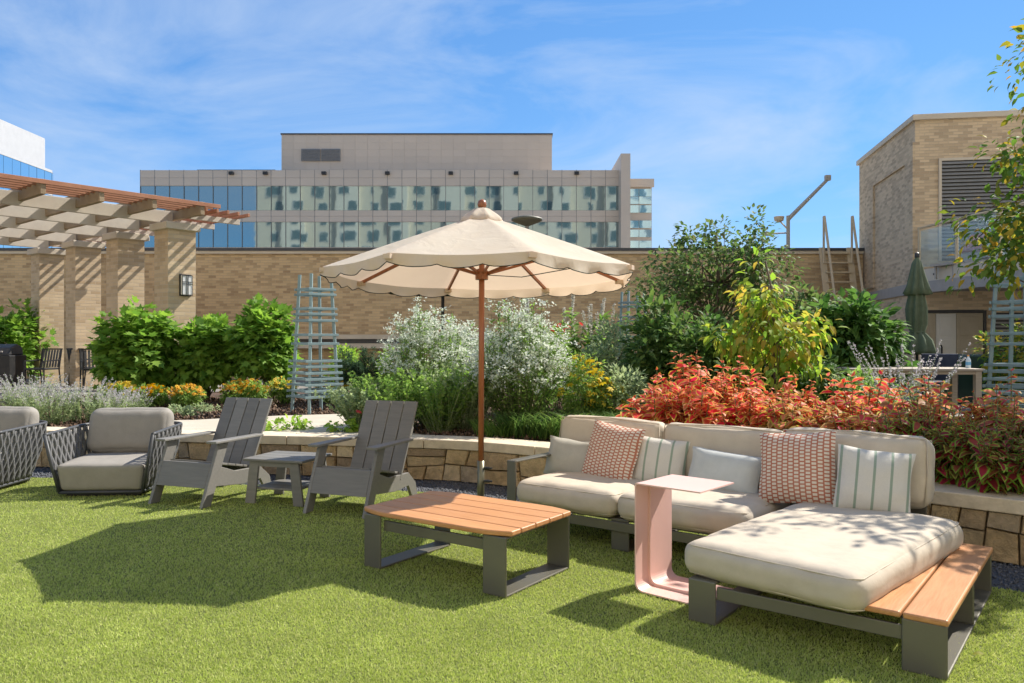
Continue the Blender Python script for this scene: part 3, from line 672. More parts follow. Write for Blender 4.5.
# ---------------------------------------------------------------- rooftop pieces: ladder, davit, lamp post
ld = thing('roof_ladder', 'tan metal ladder with hooped handrails leaning on the brick wall', 'ladder', (8.98, 21.3, 0))
for x in (-.38, .38):
    MB().bar((x, -.55, .4), (x, .35, 4.05), .05, .16, (1, 0, 0)).build('stringer', M['tan_metal'], ld)
    MB().tube([(x, -.95, 1.3), (x * 1.02, .16, 4.9)], .034, 6).tube([(x * 1.02, .20, 4.9), (x * 1.02, .20, 3.6)], .03, 6).build('handrail', M['tan_metal'], ld)
for i in range(13):
    z = .65 + i * .27; u = (z - .4) / 3.65; MB().box(-.36, .36, -.55 + .9 * u - .09, -.55 + .9 * u + .09, z - .018, z + .018).build('rung', M['tan_metal'], ld)
M['davit'] = mat('davit_paint', (.36, .33, .28), (.42, .39, .33), .6, scale=1)
dv = thing('davit_arm', 'grey roof davit post with long raised arm above the brick wall', 'davit', (7.86, 22.2, 4.08))
MB().tube([(0, 0, 0), (0, 0, .95)], .055, 8).build('post', M['davit'], dv); MB().tube([(0, 0, .85), (1.12, 0, 1.98)], [.06, .045], 8).build('arm', M['davit'], dv)
MB().box(1.05, 1.2, -.06, .06, 1.95, 2.1).build('arm_head', M['davit'], dv); MB().tube([(-.62, 0, .44), (0, 0, .46)], .022, 6).build('stay', M['davit'], dv)
MB().box(-.68, -.48, -.05, .05, .38, .48).build('motor', M['davit'], dv)
MB().tube([(0, 0, .55), (-.22, 0, .78)], .02, 6).lathe([(.02, 0), (.13, .05), (.15, .16), (.1, .17)], 10, (-.26, 0, .76)).build('beacon', M['tan_metal'], dv)
lp = thing('lamp_post', 'pale lamp post with flat disc head behind the cream umbrella', 'lamp', (.35, 18.2, BED))
MB().tube([(0, 0, 0), (0, 0, 3.75)], [.06, .045], 10).build('post', M['fascia'], lp, smooth=True)
MB().lathe([(.04, 3.74), (.30, 3.84), (.37, 3.88), (.36, 3.92), (.10, 3.99), (.02, 4.0)], 20).build('disc_head', mat('olive_enamel', (.13, .12, .08), (.16, .15, .1), .5), lp, smooth=True)

# ---------------------------------------------------------------- trellis obelisks: every rail a part
def obelisk(loc, rz, label, h=2.05, wb_=.25, wt=.165):
    t = thing('garden_obelisk', label, 'trellis', loc, rz, 'blue-grey garden obelisks')
    for sx in (-1, 1):
        for sy in (-1, 1): MB().bar((sx * wb_, sy * wb_, -.05), (sx * wt, sy * wt, h), .042, .042).build('post', M['trellis'], t, bevel=.004)
    for fz in (.113, .155, .20, .24, .283, .33, .37, .496, .56, .664, .71, .75, .853, .89):
        z = fz * h; hw = wb_ + (wt - wb_) * fz + .022; ext = .035 + (.03 if fz < .4 else 0)
        for k in range(4):
            a = MB(); dz = .0 if k < 2 else .004
            if k == 0: a.box(-hw - ext, hw + ext, -hw - .012, -hw + .008, z - .018, z + .018)
            elif k == 1: a.box(-hw - ext, hw + ext, hw - .008, hw + .012, z - .018, z + .018)
            elif k == 2: a.box(-hw - .011, -hw + .009, -hw + .009, hw - .009, z - .016, z + .02)
            else: a.box(hw - .009, hw + .011, -hw + .009, hw - .009, z - .016, z + .02)
            a.build('rail', M['trellis'], t, bevel=.003)
    return t
obelisk((-2.95, 11.7, BED), R(45), 'blue-grey wooden garden obelisk standing in the mulch left of the cream umbrella')
obelisk((2.42, 15.6, BED), R(15), 'blue-grey garden obelisk mostly hidden behind green shrubs right of the umbrella')
obelisk((6.3, 9.7, BED), R(28), 'blue-grey wooden garden obelisk at the right edge behind the coleus')

# ---------------------------------------------------------------- cream market umbrella
UX, UY = -.265, 6.6
um = thing('market_umbrella', 'cream scalloped market umbrella with dark piping on a wooden pole', 'umbrella', (UX, UY, 0), R(-5)); um.rotation_euler.x = R(-2.0)
RR, ZR, ZT, DZ = 1.325, 2.035, 2.535, -.065
def canopy_pt(a, r):
    """height of the canopy: straight along ribs, sagging between them"""
    seg = (a / (math.pi / 4)) % 1; d = math.cos(math.pi / 8) / math.cos((seg - .5) * math.pi / 4); rad = RR * r * d
    z = ZT + (ZR - ZT) * (r ** 1.06) - .055 * math.sin(math.pi * seg) * r * (1 - .62 * r)
    return Vector((rad * math.cos(a), rad * math.sin(a), z))
NA, NR = 96, 14; A0 = math.pi / 8
cv = []; cf = []
rs = [.12 + .88 * j / NR for j in range(NR + 1)]
for j, r_ in enumerate(rs):
    for i in range(NA): cv.append(canopy_pt(A0 * 0 + 2 * math.pi * i / NA, r_))
for j in range(NR):
    for i in range(NA): cf.append((j * NA + i, j * NA + (i + 1) % NA, (j + 1) * NA + (i + 1) % NA, (j + 1) * NA + i))
# the octagon's corners sit at multiples of 45 degrees; turn the canopy by 22.5 so that a side faces the lawn
can = MB().add(cv, cf).build('canopy', M['canopy'], um, smooth=True); can.rotation_euler.z = A0
vv = []; vf = []; vp = []; NV = 192
for i in range(NV):
    a = 2 * math.pi * i / NV; p = canopy_pt(a, 1.0); seg = (a / (math.pi / 4)) % 1; sc_ = abs(math.sin(seg * math.pi * 3)) ** .7
    dr_ = .066 + .026 * sc_; flare = 1.004 + .012 * math.sin(seg * math.pi * 6 + int(a / (math.pi / 4)) * 2)
    q1 = Vector((p.x * 1.004, p.y * 1.004, p.z - dr_ * .5)); q2 = Vector((p.x * flare, p.y * flare, p.z - dr_)); vv += [p, q1, q2]; vp.append(q2)
for i in range(NV):
    j = (i + 1) % NV
    for k in range(2): vf.append((i * 3 + k, i * 3 + k + 1, j * 3 + k + 1, j * 3 + k))
val = MB().add(vv, vf).build('valance', M['canopy'], um, smooth=True); val.rotation_euler.z = A0
MB().tube(vp + [vp[0]], .0034, 5, cap=False).build('piping', M['dark_canvas'], val, smooth=True)
vc = []; vcf = []
for j, (r_, z) in enumerate(((.02, 2.60), (.07, 2.585), (.15, 2.53), (.19, 2.497), (.192, 2.478))):
    for i in range(48):
        a = 2 * math.pi * i / 48; seg = (a / (math.pi / 4)) % 1; d = math.cos(math.pi / 8) / math.cos((seg - .5) * math.pi / 4)
        vc.append((r_ * d * math.cos(a), r_ * d * math.sin(a), z - .012 * math.sin(math.pi * seg) * (r_ / .19)))
for j in range(4):
    for i in range(48): vcf.append((j * 48 + i, j * 48 + (i + 1) % 48, (j + 1) * 48 + (i + 1) % 48, (j + 1) * 48 + i))
vt = MB().add(vc, vcf).build('vent_cap', M['canopy'], um, smooth=True); vt.rotation_euler.z = A0
MB().tube([(0, 0, .40), (0, 0, 2.58)], .025, 14).build('pole', M['pole'], um, smooth=True)
MB().lathe([(r_, z + DZ) for r_, z in ((.012, 2.66), (.032, 2.665), (.04, 2.69), (.034, 2.72), (.014, 2.735), (.001, 2.737))], 14).build('finial', M['pole'], um, smooth=True)
MB().lathe([(.03, 2.40), (.06, 2.40), (.06, 2.48), (.03, 2.48)], 14).build('top_hub', M['pole'], um); MB().lathe([(.03, 1.98), (.055, 1.98), (.057, 2.05), (.042, 2.07), (.03, 2.07)], 14).build('runner_hub', M['pole'], um)
for k in range(8):
    a = A0 + k * math.pi / 4; ca, sa = math.cos(a), math.sin(a)
    e = Vector((RR * .985 * ca, RR * .985 * sa, ZR - .025)); top = Vector((.05 * ca, .05 * sa, 2.455))
    MB().bar(top, e, .020, .026).build('rib', M['pole'], um); mid = top.lerp(e, .50) + Vector((0, 0, -.012))
    MB().bar((.05 * ca, .05 * sa, 2.03), mid, .014, .022).build('strut', M['pole'], um)
    MB().box(-.045, .045, -.03, .03, -.02, .015).build('rib_pocket', M['canopy'], um); o = COL.objects[-1]; o.location = e; o.rotation_euler.z = a
MB().tube([(.03, 0, 2.02), (.36, -.25, 1.97), (.95, -.55, 2.03)], .004, 4).build('cord', M['dark_canvas'], um)
MB().tube([(0, 0, .02), (0, 0, .44)], .031, 14).build('base_tube', M['steel'], um, smooth=True)
for z in (.27, .38): MB().tube([(.03, -.01, z), (.075, -.02, z)], .012, 8).lathe([(.004, 0), (.02, 0), (.02, .012), (.004, .012)], 8, (.08, -.02, z - .006)).build('clamp_bolt', M['blackmetal'], um)
MB().box(-.24, .24, -.24, .24, .004, .045).build('base_plate', M['blackmetal'], um, bevel=.01)

# dark umbrella further back, closed green umbrella at the right
du = thing('dark_umbrella', 'dark green open umbrella on black pole behind the cream umbrella', 'umbrella', (-1.26, 14.2, BED))
dc = MB(); prof = [(.02, 2.46), (.5, 2.32), (1.02, 2.08), (1.10, 2.03), (1.09, 1.93)]
dv_ = []; dfc = []
for r_, z in prof:
    for i in range(8): dv_.append((r_ * math.cos(math.pi / 8 + i * math.pi / 4), r_ * math.sin(math.pi / 8 + i * math.pi / 4), z))
for j in range(4):
    for i in range(8): dfc.append((j * 8 + i, j * 8 + (i + 1) % 8, (j + 1) * 8 + (i + 1) % 8, (j + 1) * 8 + i))
MB().add(dv_, dfc).build('canopy', M['dark_canvas'], du); MB().tube([(0, 0, 0), (0, 0, 2.4)], .03, 8).build('pole', M['blackmetal'], du)
MB().lathe([(.3, 0), (.3, .05), (.05, .1)], 12).build('base', M['blackmetal'], du)
cu = thing('closed_umbrella', 'closed dark green patio umbrella tied in two folds at the right', 'umbrella', (6.75, 13.0, BED))
MB().tube([(0, 0, 0), (0, 0, 2.5)], .022, 8).build('pole', M['blackmetal'], cu); MB().lathe([(.02, 2.44), (.04, 2.46), (.035, 2.52), (.005, 2.54)], 8).build('finial', M['blackmetal'], cu)
MB().lathe([(.27, 0), (.27, .05), (.04, .09)], 12).build('base', M['blackmetal'], cu)
def folded(profile, name):
    vs = []; fs = []; n = 40
    for j, (r_, z, fl) in enumerate(profile):
        for i in range(n):
            a = 2 * math.pi * i / n; q = r_ * (1 + fl * math.sin(a * 8 + j * .35)) * (1 + .08 * math.sin(a * 3 + j))
            vs.append((q * math.cos(a), q * math.sin(a), z + .03 * fl * math.sin(a * 4 + 1)))
    for j in range(len(profile) - 1):
        for i in range(n): fs.append((j * n + i, j * n + (i + 1) % n, (j + 1) * n + (i + 1) % n, (j + 1) * n + i))
    return MB().add(vs, fs).build(name, M['green_fabric'], cu, smooth=True)
folded([(.02, 2.46, 0), (.07, 2.36, .1), (.105, 2.15, .25), (.15, 1.95, .30), (.18, 1.84, .28), (.13, 1.82, .2), (.11, 1.82, .2)], 'upper_fold')
folded([(.10, 1.88, .2), (.135, 1.6, .28), (.13, 1.35, .26), (.10, 1.22, .2), (.11, 1.19, .2), (.19, 1.08, .25), (.24, .92, .3), (.255, .84, .3), (.2, .86, .3)], 'lower_fold')
MB().lathe([(.108, 1.19), (.118, 1.205), (.108, 1.22)], 16).build('tie', M['green_fabric'], cu)

# ---------------------------------------------------------------- sofa, chaise, coffee table, side tables
def loop(mb, x0, x1, y0, y1, z1, th=.014, mid=None):
    mb.box(x0, x1, y0, y0 + th, 0.003, z1); mb.box(x0, x1, y1 - th, y1, 0.003, z1)
    mb.box(x0 + .0005, x1 - .0005, y0 + th, y1 - th, 0.003, 0.003 + th); mb.box(x0 + .0005, x1 - .0005, y0 + th, y1 - th, z1 - th, z1 - .0005)
    if mid: mb.box(x0 + .001, x1 - .001, mid - th / 2, mid + th / 2, 0.003 + th, z1 - th)
    return mb
SROT = math.atan2(-.613, .79); F0 = Vector((-.04, 5.96, 0))
sv, tv_ = Vector((.79, -.613, 0)), Vector((.613, .79, 0))
def sofa_pt(x, y, z=0): return F0 + sv * x + tv_ * y + Vector((0, 0, z))
sf = thing('sofa', 'two-seat outdoor sofa with cream cushions on a bronze metal frame', 'sofa', F0, SROT)
loop(MB(), 0, .085, .0, .93, .545).build('arm', M['bronze'], sf, bevel=.012)
loop(MB(), .90, 1.04, .03, .90, .225).build('leg_frame', M['bronze'], sf, bevel=.008)
loop(MB(), 1.76, 1.90, .03, .90, .225).build('leg_frame', M['bronze'], sf, bevel=.008)
for y in (.008, .86): MB().box(.086, 1.90, y, y + .02, .14, .205).build('rail', M['bronze'], sf, bevel=.004)
for i in range(6): MB().box(.09, 1.895, .05 + i * .14, .13 + i * .14, .206, .222).build('slat', M['bronze'], sf, bevel=.003)
def piping(parent, hx, hy, hz, r_, m_, d=.022):
    ins = r_ - math.sqrt(r_ * r_ - (r_ - d) ** 2)
    for z in (hz - d, -hz + d):
        pts = []
        for (sx, sy, a0) in ((1, 1, 0), (-1, 1, 90), (-1, -1, 180), (1, -1, 270)):
            for k in range(5):
                a = R(a0 + k * 22.5); q = r_ - ins; pts.append(((hx - r_) * sx + q * math.cos(a), (hy - r_) * sy + q * math.sin(a), z + .003 * math.sin(k + a0)))
        MB().tube(pts + [pts[0]], .004, 5, cap=False).build('piping', m_, parent, smooth=True)
for x0, x1, sd in ((.095, .955, 1), (.965, 1.90, 2)):
    o = rounded_box((x1 - x0) / 2, .425, .090, .07, 20, .020, .008, seed=sd).build('seat_cushion', M['cream_fabric'], sf, smooth=True); o.location = ((x0 + x1) / 2, .385, .318); piping(o, (x1 - x0) / 2, .425, .090, .07, M['cream_fabric'])
def back_cushion(parent, x0, x1, y, sd, z=.60):
    o = rounded_box((x1 - x0) / 2, .105, .225, .075, 18, .02, .009, seed=sd).build('back_cushion', M['cream_fabric'], parent, smooth=True)
    o.location = ((x0 + x1) / 2, y, z); o.rotation_euler = (R(-9), 0, R(random.uniform(-1.5, 1.5)))
    a = MB(); hx, hz = (x1 - x0) / 2 - .02, .205
    for yy in (-.085, .085): a.tube([(-hx, yy, -hz), (-hx - .012, yy, 0), (-hx, yy, hz), (0, yy, hz + .022), (hx, yy, hz), (hx + .012, yy, 0), (hx, yy, -hz)], .005, 5)
    a.build('piping', M['cream_fabric'], o, smooth=True)
    return o
back_cushion(sf, -.02, .93, .80, 3); back_cushion(sf, .935, 1.86, .80, 4)
MB().box(.0, 1.90, .915, .935, .20, .60).build('back_rail', M['bronze'], sf, bevel=.006)
CH0 = sofa_pt(1.925, -.925)
ch = thing('chaise', 'deep chaise with large cream seat cushion and teak end shelf', 'chaise', CH0, SROT)
loop(MB(), 0, .15, 0, 1.80, .225).build('leg_frame', M['bronze'], ch, bevel=.008)
loop(MB(), 1.01, 1.19, 0, 1.48, .235, mid=.79).build('leg_frame', M['bronze'], ch, bevel=.008)
MB().box(.15, 1.01, .012, .030, .135, .20).build('rail', M['bronze'], ch, bevel=.004); MB().box(.15, 1.01, 1.50, 1.52, .135, .20).build('rail', M['bronze'], ch, bevel=.004)
for i in range(8): MB().box(.152, 1.008, .10 + i * .21, .20 + i * .21, .202, .22).build('slat', M['bronze'], ch, bevel=.003)
MB().box(0, .80, 1.79, 1.81, .225, .45).build('back_rail', M['bronze'], ch, bevel=.006)
MB().box(.835, 1.008, -.012, 1.47, .236, .264).build('shelf_board', M['teak_y'], ch, bevel=.009, seg=3); MB().box(1.017, 1.195, -.012, 1.50, .2355, .2645).build('shelf_board', M['teak_y'], ch, bevel=.009, seg=3)
o = rounded_box(.470, .76, .092, .075, 26, .013, .006, seed=6).build('seat_cushion', M['cream_fabric'], ch, smooth=True); o.location = (.505, .72, .322); o.rotation_euler = (R(.8), 0, R(-7.5)); piping(o, .470, .76, .092, .075, M['cream_fabric'])
back_cushion(ch, -.08, .845, 1.70, 7, .625)
# throw pillows
def pillow(label, cx, cy, cz, wd, ht, th, m, roll=0, yaw=0, tilt=-18, sd=0, name='throw_pillow'):
    n = 18; vs = []; fs = []; u = np.linspace(-1, 1, n)
    for side in (-1, 1):
        for i in range(n):
            for j in range(n):
                a, b = u[i], u[j]; pin = .055
                x = a * wd / 2 * (1 - pin * (1 - b * b)) ; z = b * ht / 2 * (1 - pin * (1 - a * a))
                y = side * th / 2 * max(0, (1 - a ** 4) * (1 - b ** 4)) ** .55 * (.75 + .25 * (1 - a * a) * (1 - b * b))
                nv = mnoise.noise_vector(Vector((x * 9 + sd, y * 9, z * 9))) * .010
                vs.append((x + nv.x, y + nv.y, z + nv.z * .6 - .03 * th * (1 - a * a) * (b < -.5)))
        b0 = 0 if side < 0 else n * n
        for i in range(n - 1):
            for j in range(n - 1):
                q = (b0 + i * n + j, b0 + (i + 1) * n + j, b0 + (i + 1) * n + j + 1, b0 + i * n + j + 1); fs.append(q if side < 0 else q[::-1])
    rt = MB().add(vs, fs).build(name, m, None, smooth=True); p = sofa_pt(cx, cy, cz)
    rt.matrix_world = Matrix.Translation(p) @ Matrix.Rotation(SROT + R(yaw), 4, 'Z') @ Matrix.Rotation(R(tilt), 4, 'X') @ Matrix.Rotation(R(roll), 4, 'Y')
    tag(rt, label, 'pillow', 'throw pillows on the sectional'); return rt
pillow('oat grey lumbar pillow at the arm end of the sofa', .26, .54, .515, .50, .31, .15, M['lumbar'], 4, 8, -16, 1)
tp1 = pillow('terracotta patterned pillow between the oat lumbar and a striped pillow', .62, .52, .585, .48, .48, .18, M['terracotta'], 6, -4, -19, 2)
MB().box(-.02, .02, -.003, .003, -.03, .03).build('care_tag', M['white_paint'], tp1); COL.objects[-1].location = (-.235, -.03, -.24)
pillow('small green-striped pillow left of the blush side table top', .98, .60, .55, .42, .36, .14, M['striped'], 5, 14, -14, 3)
pillow('pale mist grey lumbar pillow in the middle of the sofa', 1.50, .56, .53, .54, .30, .15, M['lumbar_b'], 4, 0, -20, 4)
pillow('terracotta patterned pillow on the chaise beside the wide striped pillow', 2.03, .49, .625, .50, .48, .18, M['terracotta'], -5, 2, -18, 5)
pillow('green-striped pillow leaning at the right end of the chaise', 2.50, .47, .590, .44, .41, .16, M['striped'], 5, 16, -20, 6)

# coffee table
ct = thing('coffee_table', 'low coffee table with five teak boards on bronze loop legs', 'table', (-.954, 5.027, 0), math.atan2(-.571, .82))
for x, x1 in ((0, .145), (.955, 1.12)): loop(MB(), x, x1, 0, .705, .345).build('leg_frame', M['bronze'], ct, bevel=.01)
for y in (.03, .655): MB().box(.146, .954, y, y + .02, .245, .31).build('rail', M['bronze'], ct, bevel=.004)
def edge_y(x):            # boat-shaped outline: the long sides draw in towards the ends
    u = min(abs(x - .56) / .585, 1); return .055 * max(0, (u - .62) / .38) ** 1.6
for i in range(5):
    y0 = -.03 + i * .1535; y1 = y0 + .1485; xs_ = np.linspace(-.025, 1.145, 15)
    lo = [(x, y0 + (edge_y(x) if i == 0 else 0)) for x in xs_]; hi = [(x, y1 - (edge_y(x) if i == 4 else 0)) for x in xs_]
    MB().prism(flatten(lo + hi[::-1], .349), (0, 0, .031)).build('board', M['teak'], ct, bevel=.008, seg=3)

# blush side table: bent sheet with an inner fold
pt = thing('side_table', 'blush pink C-shaped metal side table in front of the sofa', 'table', (.71, 4.515, 0), math.atan2(-.67, .74))
def c_path(off, w1=.40):
    r_ = .05; pts = []
    x0, z0, z1 = off, .006 + off, .632 - off
    pts.append((w1, z0)); 
    for k in range(7): a = -math.pi / 2 - k * math.pi / 12; pts.append((x0 + r_ + r_ * math.cos(a), z0 + r_ + r_ * math.sin(a)))
    for k in range(7): a = math.pi - k * math.pi / 12; pts.append((x0 + r_ + r_ * math.cos(a) if False else x0 + .012 + .012 * math.cos(a), z1 - .012 + .012 * math.sin(a)))
    pts.append((w1, z1)); return pts
def c_sheet(off, y0, y1, th, w1, top=True):
    a_ = c_path(off, w1); b_ = c_path(off + th, w1)
    if not top: a_, b_ = a_[:-1], b_[:-1]
    return MB().prism([(x, y0, z) for x, z in a_] + [(x, y0, z) for x, z in reversed(b_)], (0, y1 - y0, 0))
c_sheet(0, 0, .40, .008, .42).build('body', M['pink'], pt)
rib = c_path(.008, .40)
MB().prism([(x, .13, z) for x, z in c_path(.0085, .40)[:-2]] + [(x, .13, z) for x, z in reversed(c_path(.024, .40)[:-2])], (0, .012, 0)).build('fold', M['pink'], pt)

# grey side table between the slatted chairs
gt = thing('side_table', 'small dark grey slatted side table between the two slatted chairs', 'table', (-2.04, 7.12, 0), R(-17)); gt.scale = (1.1, 1.1, 1.0)
for i in range(4): MB().box(-.275, .275, -.235 + i * .1195, -.235 + i * .1195 + .113, .385, .408).build('top_board', M['grey_poly'], gt, bevel=.005)
for sx in (-1, 1):
    for sy in (-1, 1): MB().prism([(sx * .27, sy * .20 - .012, .003), (sx * .18, sy * .20 - .012, .003), (sx * .14, sy * .20 - .012, .384), (sx * .225, sy * .20 - .012, .384)], (0, .024, 0)).build('leg', M['grey_poly'], gt, bevel=.004)
for i in range(3): MB().box(-.20, .20, -.185 + i * .125, -.185 + i * .125 + .118, .13, .15).build('shelf_board', M['grey_poly'], gt, bevel=.004)
for y in (-.2, .2): MB().box(-.15, .15, y - .011, y + .011, .34, .383).build('apron', M['grey_poly'], gt)

# ---------------------------------------------------------------- slatted lounge chairs (front towards local -y)
def slatted_chair(loc, rz, label):
    t = thing('adirondack_chair', label, 'chair', loc, rz, 'dark grey slatted chairs')
    g_ = M['grey_poly']
    for sx in (-1, 1):
        x = sx * .285
        MB().prism([(x - .016, -.47, .003), (x - .016, -.36, .003), (x - .016, -.13, .545), (x - .016, -.25, .545)], (.032, 0, 0)).build('front_leg', g_, t, bevel=.004)
        x2 = sx * .252
        MB().prism([(x2 - .015, -.36, .17), (x2 - .015, .10, .12), (x2 - .015, .36, .13), (x2 - .015, .44, .003), (x2 - .015, .54, .003), (x2 - .015, .50, .14), (x2 - .015, .36, .25), (x2 - .015, .0, .26), (x2 - .015, -.29, .36)], (.03, 0, 0)).build('side_board', g_, t, bevel=.004)
        MB().prism(flatten([(x - .055, -.34), (x + .055, -.34), (x + .05, .32), (x - .035, .32)], .547), (0, 0, .022)).build('arm', g_, t, bevel=.005)
    MB().prism([(-.268, -.405, .165), (-.268, -.38, .165), (-.268, -.295, .372), (-.268, -.32, .372)], (.536, 0, 0)).build('front_board', g_, t, bevel=.004)
    for i in range(5):
        y = -.27 + i * .105; z = .362 - max(0, i - 0) * .022; MB().prism([(-.236, y, z), (-.236, y + .098, z - .022), (-.236, y + .098, z - .002), (-.236, y, z + .02)], (.472, 0, 0)).build('seat_slat', g_, t, bevel=.003)
    lo = Vector((0, .20, .21)); hi = Vector((0, .53, .885))
    for i in range(4):
        x = -.205 + i * .1367; fan = (i - 1.5) * .004
        MB().bar(lo + Vector((x, 0, 0)), hi + Vector((x + fan, 0, 0)), .130, .022, (0, -1, .4)).build('back_slat', g_, t, bevel=.004)
    for z in (.30, .62):
        u = (z - .21) / .675; c = lo.lerp(hi, u) + Vector((0, .026, 0)); MB().bar(c + Vector((-.27 if z > .5 else -.235, 0, 0)), c + Vector((.27 if z > .5 else .235, 0, 0)), .022, .09, (0, .44, .9)).build('back_brace', g_, t, bevel=.003)
    return t
slatted_chair((-2.80, 7.28, 0), R(-20), 'dark grey slatted lounge chair beside the woven armchair')
slatted_chair((-1.32, 6.90, 0), R(-20), 'dark grey slatted lounge chair beside the coffee table')

# ---------------------------------------------------------------- woven armchairs
def woven_chair(loc, rz, label):
    t = thing('woven_armchair', label, 'armchair', loc, rz, 'woven rope armchairs')
    H = .585
    # plan curves of bottom and top rails: left front -> left back -> right back -> right front, rounded
    def rail(hw, yf, yb, r_, n=9):
        p = [(-hw, yf)]
        for k in range(n): a = math.pi - k * math.pi / 2 / (n - 1); p.append((-hw + r_ + r_ * math.cos(a), yb - r_ + r_ * math.sin(a)))
        for k in range(n): a = math.pi / 2 - k * math.pi / 2 / (n - 1); p.append((hw - r_ + r_ * math.cos(a), yb - r_ + r_ * math.sin(a)))
        p.append((hw, yf)); return p
    def resample(p, n):
        d = [0]; 
        for a, b in zip(p, p[1:]): d.append(d[-1] + math.dist(a, b))
        q = np.linspace(0, d[-1], n); return list(zip(np.interp(q, d, [a[0] for a in p]), np.interp(q, d, [a[1] for a in p])))
    n = 50; bot = resample(rail(.375, -.37, .36, .16), n); top = resample(rail(.485, -.42, .47, .17), n)
    def topz(i): return H + .02 * math.sin(math.pi * i / (n - 1))
    MB().tube([(x, y, topz(i)) for i, (x, y) in enumerate(top)], .017, 8).build('top_rail', M['dark_frame'], t, smooth=True)
    MB().tube([(x, y, .045) for x, y in bot] + [(bot[0][0], bot[0][1], .045)], .016, 8).build('base_rail', M['dark_frame'], t, smooth=True)
    for s_ in (-1, 1): MB().tube([(s_ * .375, -.37, .045), (s_ * .43, -.40, .3), (s_ * .485, -.42, H)], .017, 8).build('front_post', M['dark_frame'], t, smooth=True)
    MB().box(-.33, .33, -.33, .33, .003, .034).build('plinth', M['blackmetal'], t)
    for i in range(1, n - 1):
        b, a = Vector((*bot[i], .06)), Vector((*top[i], topz(i))); tg = Vector((top[i + 1][0] - top[i - 1][0], top[i + 1][1] - top[i - 1][1], 0)).normalized(); nr = Vector((tg.y, -tg.x, 0)) * -1
        pts = []; K = 13
        for k in range(K + 1):
            u = k / K; p = b.lerp(a, u) + nr * (.018 * math.sin(u * math.pi))
            sg = (1 if i % 2 else -1) * math.sin(u * math.pi * 6); pts.append(p + tg * .0105 * sg + nr * .006 * math.cos(u * math.pi * 6) * (1 if i % 2 else -1))
        MB().tube(pts, .016, 6).build('rope', M['rope'], t, smooth=True)
    o = rounded_box(.36, .37, .125, .035, 14, .008, .004, taper=lambda p: (p[0] * (1 + .42 * (p[2] + .125)), p[1] * (1 + .12 * (p[2] + .125)) - .06 * (p[2] + .125), p[2] + .035 * (p[1] + .3)), seed=4).build('seat_cushion', M['grey_fabric'], t, smooth=True); o.location = (0, -.015, .185)
    o = rounded_box(.40, .10, .225, .09, 16, .02, .008, seed=8).build('back_cushion', M['grey_fabric'], t, smooth=True); o.location = (0, .30, .545); o.rotation_euler = (R(-12), 0, 0)
    return t
woven_chair((-3.86, 7.65, 0), R(4), 'grey woven rope armchair beside the slatted chair, fully in view')
woven_chair((-5.34, 7.78, 0), R(0), 'grey woven rope armchair cut off by the left edge of the photo')

# ---------------------------------------------------------------- terrace furniture behind: dining chairs, grill, table, bottle, bin
def dining_chair(loc, rz, label):
    t = thing('dining_chair', label, 'chair', loc, rz, 'black dining chairs on the terrace'); m = M['blackmetal']
    for sx in (-.24, .24):
        MB().tube([(sx, -.24, 0), (sx, -.24, .62), (sx, .22, .64)], .016, 6).build('arm', m, t); MB().tube([(sx, .26, 0), (sx, .20, .45), (sx, .28, .88)], .016, 6).build('leg', m, t)
    MB().box(-.24, .24, -.24, .24, .43, .47).build('seat', m, t, bevel=.01)
    for i in range(7): MB().bar((-.21 + i * .07, .205, .48), (-.21 + i * .07, .285, .86), .045, .012, (0, -1, 0)).build('back_strap', M['dark_frame'], t)
    MB().bar((-.25, .285, .88), (.25, .285, .88), .03, .03).build('top_rail', m, t); return t
dining_chair((-9.05, 16.9, BED), R(35), 'black strapped dining chair nearest the big green shrubs')
dining_chair((-10.35, 17.2, BED), R(-10), 'black strapped dining chair in front of the second pier')
dining_chair((-9.95, 18.2, BED), R(160), 'black strapped dining chair at the foot of the far piers')
gr = thing('grill_cabinet', 'black covered grill standing on the terrace at the left edge', 'grill', (-11.5, 17.3, BED))
MB().box(-.55, .55, -.3, .3, .05, .75).build('cabinet', M['blackmetal'], gr, bevel=.02); MB().prism([(-.5, -.28, .75), (-.5, .28, .75), (-.5, .24, .92), (-.5, .05, 1.0), (-.5, -.2, .92)], (1.0, 0, 0)).build('lid', M['dark_frame'], gr, bevel=.03)
MB().tube([(-.4, -.31, .83), (.4, -.31, .83)], .018, 6).build('handle', M['fascia'], gr)
tb = thing('patio_table', 'long grey patio table behind the coleus by the closed umbrella', 'table', (5.75, 11.4, BED), R(-4))
M['tabletop'] = wood_mat('weathered_teak', (.36, .30, .23), (.44, .37, .29), 'x', .7)
for i in range(5): MB().box(-.92, .92, -.40 + i * .162, -.40 + i * .162 + .155, .63, .665).build('board', M['tabletop'], tb, bevel=.004)
for sx in (-.84, .84):
    for sy in (-.34, .34): MB().box(sx - .04, sx + .04, sy - .04, sy + .04, 0, .629).build('leg', M['tabletop'], tb)
for y in (-.36, .36): MB().box(-.8, .8, y - .012, y + .012, .585, .628).build('apron', M['tabletop'], tb)
bt = thing('plastic_bottle', 'clear plastic bottle with blue label and orange cap on patio table', 'bottle', (6.58, 11.25, BED + .666))
MB().lathe([(.03, 0), (.034, .01), (.034, .11), (.026, .135), (.013, .16), (.013, .17)], 12).build('body', mat('cloudy_plastic', (.62, .72, .78), (.68, .77, .82), .2), bt, smooth=True)
MB().lathe([(.0345, .045), (.0345, .09)], 12).build('label', mat('blue_print', (.12, .35, .6), (.15, .4, .65), .4), bt); MB().lathe([(.015, .17), (.016, .19), (.001, .191)], 10).build('cap', mat('orange_plastic', (.7, .3, .06), (.75, .33, .08), .4), bt)
bn = thing('storage_bin', 'dark green lidded storage bin behind the patio table', 'bin', (8.0, 13.3, BED), R(-8))
